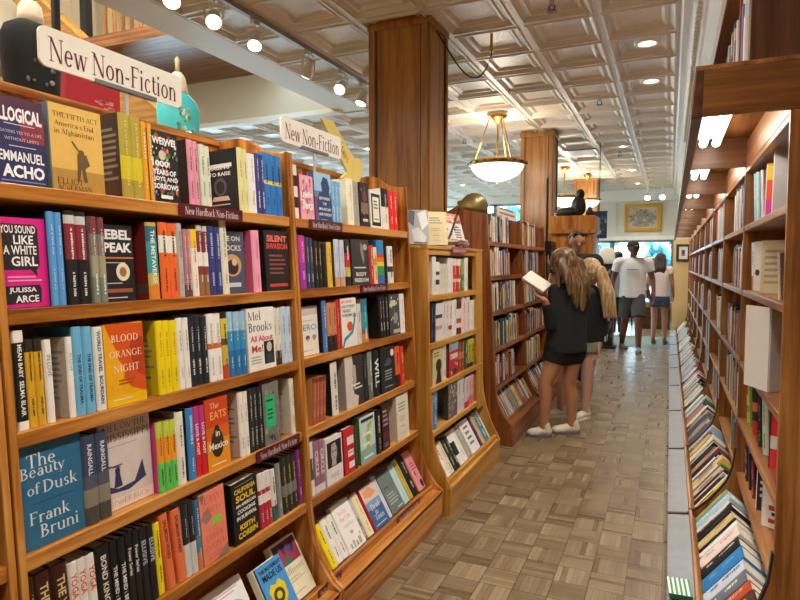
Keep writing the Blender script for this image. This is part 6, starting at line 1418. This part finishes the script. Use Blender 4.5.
def pendant(x, y, lb, s=1.0, hb=2.56, rods=True):
    e = empty('pendant_light', (x, y, CH), lb, 'pendant light', 'bowl pendant lights'); o = e.location
    zr = hb+.20*s
    m = MB(); m.lathe([(0, .0), (.12*s, 0), (.13*s, -.02), (.07*s, -.05), (.03*s, -.10), (0, -.11)], (x, y, CH), BRASS, 20); m.build('canopy', e, o, smooth=True)
    m = MB(); m.tube([(x, y, CH-.09), (x, y, zr)], .012*s, BRASS, 8); m.build('stem', e, o)
    if rods:
        for k in range(3):
            a = math.radians(200+120*k); m = MB(); m.tube([(x+.10*s*math.cos(a), y+.10*s*math.sin(a), CH-.03), (x+.315*s*math.cos(a), y+.315*s*math.sin(a), zr)], .008*s, BRASS, 6); m.build('rod', e, o)
    m = MB(); m.lathe([(.345*s, -.01), (.36*s, .0), (.365*s, .03*s), (.345*s, .055*s), (.325*s, .05*s), (.33*s, .0), (.345*s, -.01)], (x, y, zr), BRASS, 32)
    for k in range(18):
        a = 2*PI*k/18; m.ball((x+.362*s*math.cos(a), y+.362*s*math.sin(a), zr+.022*s), .03*s, .03*s, .014*s, paint('5c4620', .3, .1, 20, metal=.7), 6, 4)
    m.build('rim', e, o)
    m = MB(); m.lathe([(.335*s, .0), (.32*s, -.05*s), (.27*s, -.11*s), (.19*s, -.16*s), (.09*s, -.19*s), (0, -.20*s)], (x, y, zr), BOWL, 32); m.build('bowl', e, o, smooth=True)
    m = MB(); m.lathe([(.02*s, -.19*s), (.02*s, -.21*s), (0, -.23*s)], (x, y, zr), BRASS, 10); m.build('finial', e, o)
    l = bpy.data.lights.new('pendant_lamp', 'POINT'); l.energy = 24*s; l.color = (1, .9, .76); l.shadow_soft_size = .15*s
    lo = bpy.data.objects.new('pendant_lamp', l); COL.objects.link(lo); lo.location = (x, y, zr+.14*s); lo['kind'] = 'helper'
    l = bpy.data.lights.new('pendant_lamp', 'POINT'); l.energy = 18*s; l.color = (1, .9, .76); l.shadow_soft_size = .15*s
    lo = bpy.data.objects.new('pendant_lamp', l); COL.objects.link(lo); lo.location = (x, y, hb-.12*s); lo['kind'] = 'helper'
pendant(-2.06, 7.68, 'bowl pendant light hanging on three rods behind the big wood column')
pendant(-1.94, 12.3, 'far bowl pendant light hanging above the wooden kiosk', .85, 2.62, False)
pendant(-1.66, 13.45, 'farthest bowl pendant light, in front of the small far column', .8, 2.68, False)
# desk lamp
_p = atY(448, 243, 4.0); bx, by, bz = _p.x, 4.0, 1.613
e = empty('desk_lamp', (bx, by, bz), 'brass pharmacy desk lamp on the pale bookcase', 'lamp'); o = e.location
OLDB = paint('7e6a40', .35, .15, 15, metal=.6)
m = MB(); m.lathe([(0, 0), (.06, 0), (.062, .008), (.05, .018), (.018, .026), (.014, .05), (.018, .06), (0, .066)], (bx, by, bz), OLDB, 20); m.build('base', e, o, smooth=True)
m = MB(); m.tube([(bx, by, bz+.05), (bx+.025, by, bz+.11), (bx+.09, by, bz+.30)], .008, OLDB, 8); m.build('arm', e, o, smooth=True)
m = MB(); m.ball((bx+.09, by, bz+.305), .025, .02, .02, OLDB); m.tube([(bx+.075, by, bz+.31), (bx+.16, by, bz+.30)], .012, OLDB, 8); m.build('joint', e, o, smooth=True)
m = MB(); m.lathe([(.0, .115), (.04, .108), (.075, .085), (.10, .05), (.112, .0), (.115, -.025), (.110, -.025), (.105, .0), (.09, .05), (.0, .105)], (0, 0, 0), OLDB, 28)
sh = m.build('shade', e, None, smooth=True); sh.location = (.185, 0, .27); sh.scale = (.88, .88, .88); sh.rotation_euler = (0, math.radians(12), 0)
m = MB(); m.ball((0, 0, 0), .012, .012, .012, OLDB, 8, 6); kn = m.build('switch', e); kn.location = (.25, -.04, .255)
# sprinklers, hook with its wire, vent, ceiling grille
for x, y, lb in ((-.83, 4.56, 'sprinkler head hanging from the ceiling panel at the top edge'), (-.79, 7.4, 'sprinkler head hanging beyond the pair of recessed ceiling lights'), (-.83, 11.0, 'far sprinkler head in the ceiling before the front wall'), (-3.2, 2.85, 'sprinkler head near the track spotlights at the top edge'), (-2.9, 8.9, 'sprinkler head below the lit bowl pendant')):
    e = empty('sprinkler', (x, y, CH), lb, 'sprinkler', 'ceiling sprinklers'); o = e.location; z0 = CH+.052
    m = MB(); m.tube([(x, y, z0), (x, y, CH-.03)], .018, CHR, 8); m.lathe([(0, .0), (.035, 0), (.03, -.012), (0, -.012)], (x, y, z0), CHR, 12); m.build('pipe', e, o)
    m = MB(); m.tube([(x-.02, y, CH-.03), (x-.02, y, CH-.07)], .006, BLK, 5); m.tube([(x+.02, y, CH-.03), (x+.02, y, CH-.07)], .006, BLK, 5); m.lathe([(0, 0), (.035, 0), (.035, -.006), (0, -.006)], (x, y, CH-.07), BLK, 12); m.build('deflector', e, o)
e = empty('ceiling_hook', (-1.42, 5.07, CH), 'hook on the ceiling with a thin black cable looping to the big column', 'hook'); o = e.location
m = MB(); m.box(-1.47, -1.37, 5.05, 5.09, CH+.035, CH+.07, BRASS); m.tube([(-1.42, 5.07, CH+.05), (-1.42, 5.07, CH-.12)], .012, BRASS, 8); m.build('bracket', e, o)
cb = [(-1.42, 5.07, CH-.12)]
for i in range(13):
    t = i/12; cb.append((-1.42-.33*t, 5.07-.47*t, CH-.14-.30*math.sin(PI*t**.8)*(1-.35*t)+.10*t))
m = MB(); m.tube(cb, .006, BLK, 6); m.build('cable', e, o)
e = empty('air_vent', (-1.4, 10.7, CH), 'dark ceiling air vent behind the second wood column', 'vent'); o = e.location
m = MB(); m.box(-1.66, -1.16, 10.45, 11.05, CH-.03, CH+.02, STEEL); m.build('frame', e, o)
for i in range(5): m = MB(); m.box(-1.62, -1.2, 10.5+.1*i, 10.56+.1*i, CH-.036, CH-.029, BLK); m.build('louvre', e, o)
# ================================================================== THE FAR END OF THE SHOP
mb = MB(); mb.box(.06, .9, 13.55, 13.65, 0, 2.0, paint('e2c188', .6, .05, 4)); struct(mb.build('wall_end'))
def framed(x0, x1, z0, z1, y, fw, fcol, items, bg, label):
    e = empty('framed_picture', ((x0+x1)/2, y, z0), label, 'picture'); o = e.location
    m = MB()
    for a, b, c, d in ((x0, x1, z1-fw, z1), (x0, x1, z0, z0+fw), (x0, x0+fw, z0+fw, z1-fw), (x1-fw, x1, z0+fw, z1-fw)): m.box(a, b, y-.035, y, c, d, fcol)
    m.build('frame', e, o, .006)
    m = MB(); m.box(x0+fw, x1-fw, y-.02, y-.005, z0+fw, z1-fw, paint(bg, .5, .2, 5)); m.build('print', e, o)
    a = art_mesh(items, (x0+fw-o[0], y-.0205-o[1], z0+fw-o[2]), (1, 0, 0), (0, 0, 1), x1-x0-2*fw, z1-z0-2*fw, (0, -1, 0), 'print_pattern', e)
GILT = paint('c09a3c', .35, .15, 20, metal=.6)
framed(-1.13, -.24, 2.34, 3.06, YB-.03, .09, GILT, [('p', [(.05, .3), (.12, .6), (.3, .82), (.6, .9), (.86, .72), (.95, .4), (.84, .1), (.5, .05), (.2, .08)], '8f8878'), ('n', 40, ['b8b0a0', '6a6658', '9aa088', 'c8b89a', '7c8478'], .06)], 'c8a890', 'large gilt-framed picture high on the front wall')
framed(.10, .36, 1.55, 1.90, 13.55, .05, paint('2c2622', .4), [('r', .3, .7, .25, .75, '7a7872'), ('d', .5, .55, .12, .14, '3a3836')], 'ece8e0', 'small dark-framed picture at the far end of the lit run')
e = empty('kiosk', (-1.17, 8.5, 0), 'tall orange wood cabinet behind the dark-haired man', 'cabinet'); o = e.location
x0, x1, y0, y1 = -1.46, -.93, 8.25, 8.72
wz = wood('orange_oak', '9a5a22', 'c07a38', 'd08f4c', axis='z')
m = MB(); m.box(x0, x1, y0, y1, 0, 1.90, wz); m.build('carcass', e, o, .004)
m = MB(); m.prism([(x0-.02, 1.90), (x1+.02, 1.90), (x1+.06, 1.955), (x0-.06, 1.955)], 'y', y0-.04, y1+.04, wz); m.build('cornice', e, o, .004)
m = MB(); m.box(x0-.02, x1+.03, y0-.02, y1+.02, 1.955, 2.135, wz); m.build('top_box', e, o, .006)
m = MB(); m.box(x0+.06, x1-.06, y0-.008, y0, .3, 1.8, W(OAK)); m.build('front_panel', e, o, .004)
e = empty('bronze_figure', (-1.25, 8.5, 2.135), 'dark reclining figure ornament on top of the orange wood cabinet', 'ornament'); o = e.location
m = MB(); m.ball((-1.3, 8.5, 2.20), .15, .09, .066, BLK); m.ball((-1.15, 8.5, 2.28), .10, .08, .14, BLK); m.ball((-1.13, 8.5, 2.44), .055, .06, .07, BLK); m.ball((-1.40, 8.46, 2.17), .09, .05, .036, BLK)
m.build('body', e, o, smooth=True)
m = MB(); m.box(-1.46, -1.42, 8.42, 8.46, 2.136, 2.19, OFFW); tag(m.build('price_tag', None, (-1.44, 8.44, 2.136)), 'tiny white tag at the edge of the orange wood cabinet top', 'tag')
e = empty('ink_pot', (-1.0, 8.45, 2.135), 'small dark pot on the corner of the orange wood cabinet', 'ornament'); o = e.location
m = MB(); m.lathe([(0, 0), (.05, 0), (.055, .05), (.03, .09), (.035, .12), (0, .13)], o, BLK, 14); m.build('pot', e, o, smooth=True)
m = MB(); m.box(-1.50, -1.475, 8.05, 8.08, 0, 2.62, BLK); m.box(-1.55, -1.42, 8.0, 8.13, 0, .02, BLK)
tag(m.build('black_pole', None, (-1.487, 8.065, 0)), 'tall black pole beside the orange wood cabinet', 'pole')
def pattern_rack(x, y, w, d, z1, label, seed):
    e = empty('display_rack', (x, y, 0), label, 'rack', 'speckled display racks'); o = e.location; rr = random.Random(seed)
    m = MB(); m.box(x-w/2, x+w/2, y-d/2, y+d/2, .05, z1, BLK); m.build('panel', e, o)
    m = MB(); m.box(x-w/2-.05, x+w/2+.05, y-d/2-.05, y+d/2+.05, 0, .05, BLK); m.build('base', e, o)
    its = [('n', 90, ['d8d4cc', '5c6068', '8a8c90', 'b8a890', '3a4a6a', '6a6a70'], .05)]
    art_mesh(its, (-w/2, -d/2, .1), (1, 0, 0), (0, 0, 1), w, z1-.15, (0, -1, 0), 'cards', e)
    art_mesh(its, (w/2, -d/2, .1), (0, 1, 0), (0, 0, 1), d, z1-.15, (1, 0, 0), 'cards', e)
pattern_rack(-1.42, 7.72, .16, .3, 1.78, 'tall speckled card rack at the end of the reddish bookcase', 3)
pattern_rack(-1.03, 11.4, .24, .3, 1.50, 'speckled rack carrying the cream hat', 8)
e = empty('sun_hat', (-1.04, 11.38, 1.5), 'cream bucket hat standing on top of a speckled rack', 'hat'); o = e.location
m = MB(); m.lathe([(0, .30), (.08, .29), (.125, .25), (.14, .16), (.145, .08)], o, paint('e6ddc8', .8), 24); m.build('crown', e, o, smooth=True)
m = MB(); m.lathe([(.145, .08), (.15, .05), (.16, .0), (.15, .0), (.138, .05), (.135, .08)], o, paint('dccfb4', .8), 24); m.build('brim', e, o, smooth=True)
e = empty('blue_poster', (-1.04, 10, 1.92), 'dark blue poster hanging from the ceiling by the far column', 'poster'); o = e.location
m = MB(); m.box(-1.16, -.92, 9.99, 10.0, 1.90, 2.31, paint('24486e', .5, .2, 8)); m.build('sheet', e, o)
art_mesh([('n', 26, ['3a6a96', '5a8ab0', '1c3454', '7aa0bc'], .09)], (-.12, -.0105, -.02), (1, 0, 0), (0, 0, 1), .24, .41, (0, -1, 0), 'print', e)
m = MB(); m.tube([(-1.04, 10, 2.31), (-1.04, 10, CH)], .006, BLK, 5); m.box(-1.165, -.915, 9.985, 10.005, 2.305, 2.325, BLK); m.build('hanger', e, o)
e = empty('window_shelf', (-.5, 15.9, 0), 'dark shelf stand of yellow goods before the front window', 'shelf'); o = e.location
m = MB(); m.box(-.86, -.26, 15.7, 16.1, 1.36, 1.40, W(DARK, 'x')); m.box(-.86, -.26, 15.7, 16.1, .98, 1.02, W(DARK, 'x')); m.build('shelf', e, o)
for x in (-.85, -.29): m = MB(); m.box(x, x+.03, 15.7, 16.1, 0, 1.75, W(DARK)); m.build('upright', e, o)
for i, (x, w, h, c) in enumerate([(-.74, .14, .26, 'd8a030'), (-.56, .12, .3, 'e0b83c'), (-.42, .10, .24, 'c84a3a'), (-.70, .12, .2, '8aa04a'), (-.48, .14, .22, 'e6dcc0')]):
    z = 1.401 if i < 3 else 1.021
    m = MB(); m.box(x, x+w, 15.8, 15.95, z, z+h, paint(c)); m.box(x+.02, x+w-.02, 15.7985, 15.8, z+h*.3, z+h*.6, OFFW)
    tag(m.build('gift_box', None, (x+w/2, 15.87, z)), ['amber box', 'tall golden box', 'red box', 'green box', 'cream box'][i]+' on the %s shelf of the stand before the front window' % ('upper' if i < 3 else 'lower'), 'box', 'goods before the front window')
e = empty('low_bench', (-.28, 15.3, 0), 'low brown wooden bench before the front window', 'bench'); o = e.location
m = MB(); m.box(-.68, .05, 15.0, 15.5, .5, .62, W(COLW, 'x')); m.build('seat', e, o, .005)
m = MB(); m.box(-.64, .02, 15.05, 15.45, .0, .5, W(DARK, 'x')); m.build('plinth', e, o)
m = MB(); m.box(-1.15, .02, 11.6, 13.5, -.004, .0009, paint('7f918a', .9, .15, 30)); tag(m.build('door_mat', None, (-.56, 12.5, 0)), 'grey-green mat on the floor under the far walkers', 'mat')
e = empty('shopping_bag', (-1.12, 12.2, .0), 'dark red shopping bag on the floor by the speckled rack', 'bag'); o = e.location
m = MB(); m.prism([(-1.25, .013), (-.99, .013), (-1.0, .40), (-1.24, .40)], 'y', 12.1, 12.28, paint('8a2028', .6)); m.build('bag_body', e, o, .01)
m = MB(); m.tube([(-1.18, 12.19, .40), (-1.17, 12.19, .52), (-1.07, 12.19, .52), (-1.06, 12.19, .40)], .008, BLK, 6); m.build('handle', e, o)
for i, x in enumerate((-.55, -.22)):
    e = empty('ceiling_spotlight', (x, 16.2, CH), ['lit spotlight above the middle of the gilt picture', 'lit spotlight above the far edge of the gilt picture'][i], 'spotlight', 'spotlights over the gilt picture'); o = e.location
    m = MB(); m.tube([(x, 16.2, CH+.02), (x, 16.2, 3.16)], .02, OFFW, 8); m.tube([(x, 16.24, 3.2), (x, 16.1, 3.12)], [.05, .07], OFFW, 14); m.build('lamp_head', e, o)
    m = MB(); m.ball((x, 16.09, 3.115), .06, .03, .06, WARM, 12, 8); m.build('lens', e, o)
# the held book, built with the others' builder
put_book(HELD @ Matrix.Translation((0, -.015, 0)), 'S', .032, .215, .14, [(0, 1, 'cfc4b4')], 'd8cfc0', None, '5a5048', None, 'pale paperback held in the hand of the young woman in the black jacket', 'books held in hand')
# ================================================================== DAYLIGHT AND THE STREET
w = bpy.data.worlds.new('world'); S.world = w; w.use_nodes = True
nt = w.node_tree; bg = nt.nodes['Background']
tc = node(nt, 'ShaderNodeTexCoord'); sp = node(nt, 'ShaderNodeSeparateXYZ'); cr = node(nt, 'ShaderNodeValToRGB')
nt.links.new(tc.outputs['Generated'], sp.inputs[0]); nt.links.new(sp.outputs['Z'], cr.inputs['Fac'])
e = cr.color_ramp.elements; e[0].color = lin('c4dde6'); e[1].color = lin('9cc6ee')
nt.links.new(cr.outputs['Color'], bg.inputs['Color']); bg.inputs['Strength'].default_value = 12.0
rr = random.Random(9)
for i in range(4):
    x = -7.6+2.5*i; e = empty('street_tree', (x, 22.5, 0), 'blurred turquoise-green street tree seen through the front window, number %s from the wood columns' % ['four', 'three', 'two', 'one'][i], 'tree', 'street trees outside'); o = e.location
    m = MB(); m.tube([(x, 22.5, 0), (x+.1, 22.5, 1.5)], .09, paint('5a5048', .9)); m.build('trunk', e, o)
    m = MB()
    for k in range(90): m.ball((x+rr.uniform(-.8, .8), 22.5+rr.uniform(-.4, .4), rr.uniform(1.0, 3.6)), rr.uniform(.1, .26), .2, rr.uniform(.1, .24), paint(rr.choice(['4f9aa0', '7fc4c4', '2f7c86', '9cd8dc', 'd0eef0'])), 8, 6)
    m.build('crown', e, o, smooth=True)
S.view_settings.exposure = EXPO
S.cycles.use_denoising = True
S.cycles.max_bounces = 8; S.cycles.diffuse_bounces = 4; S.cycles.sample_clamp_indirect = 6
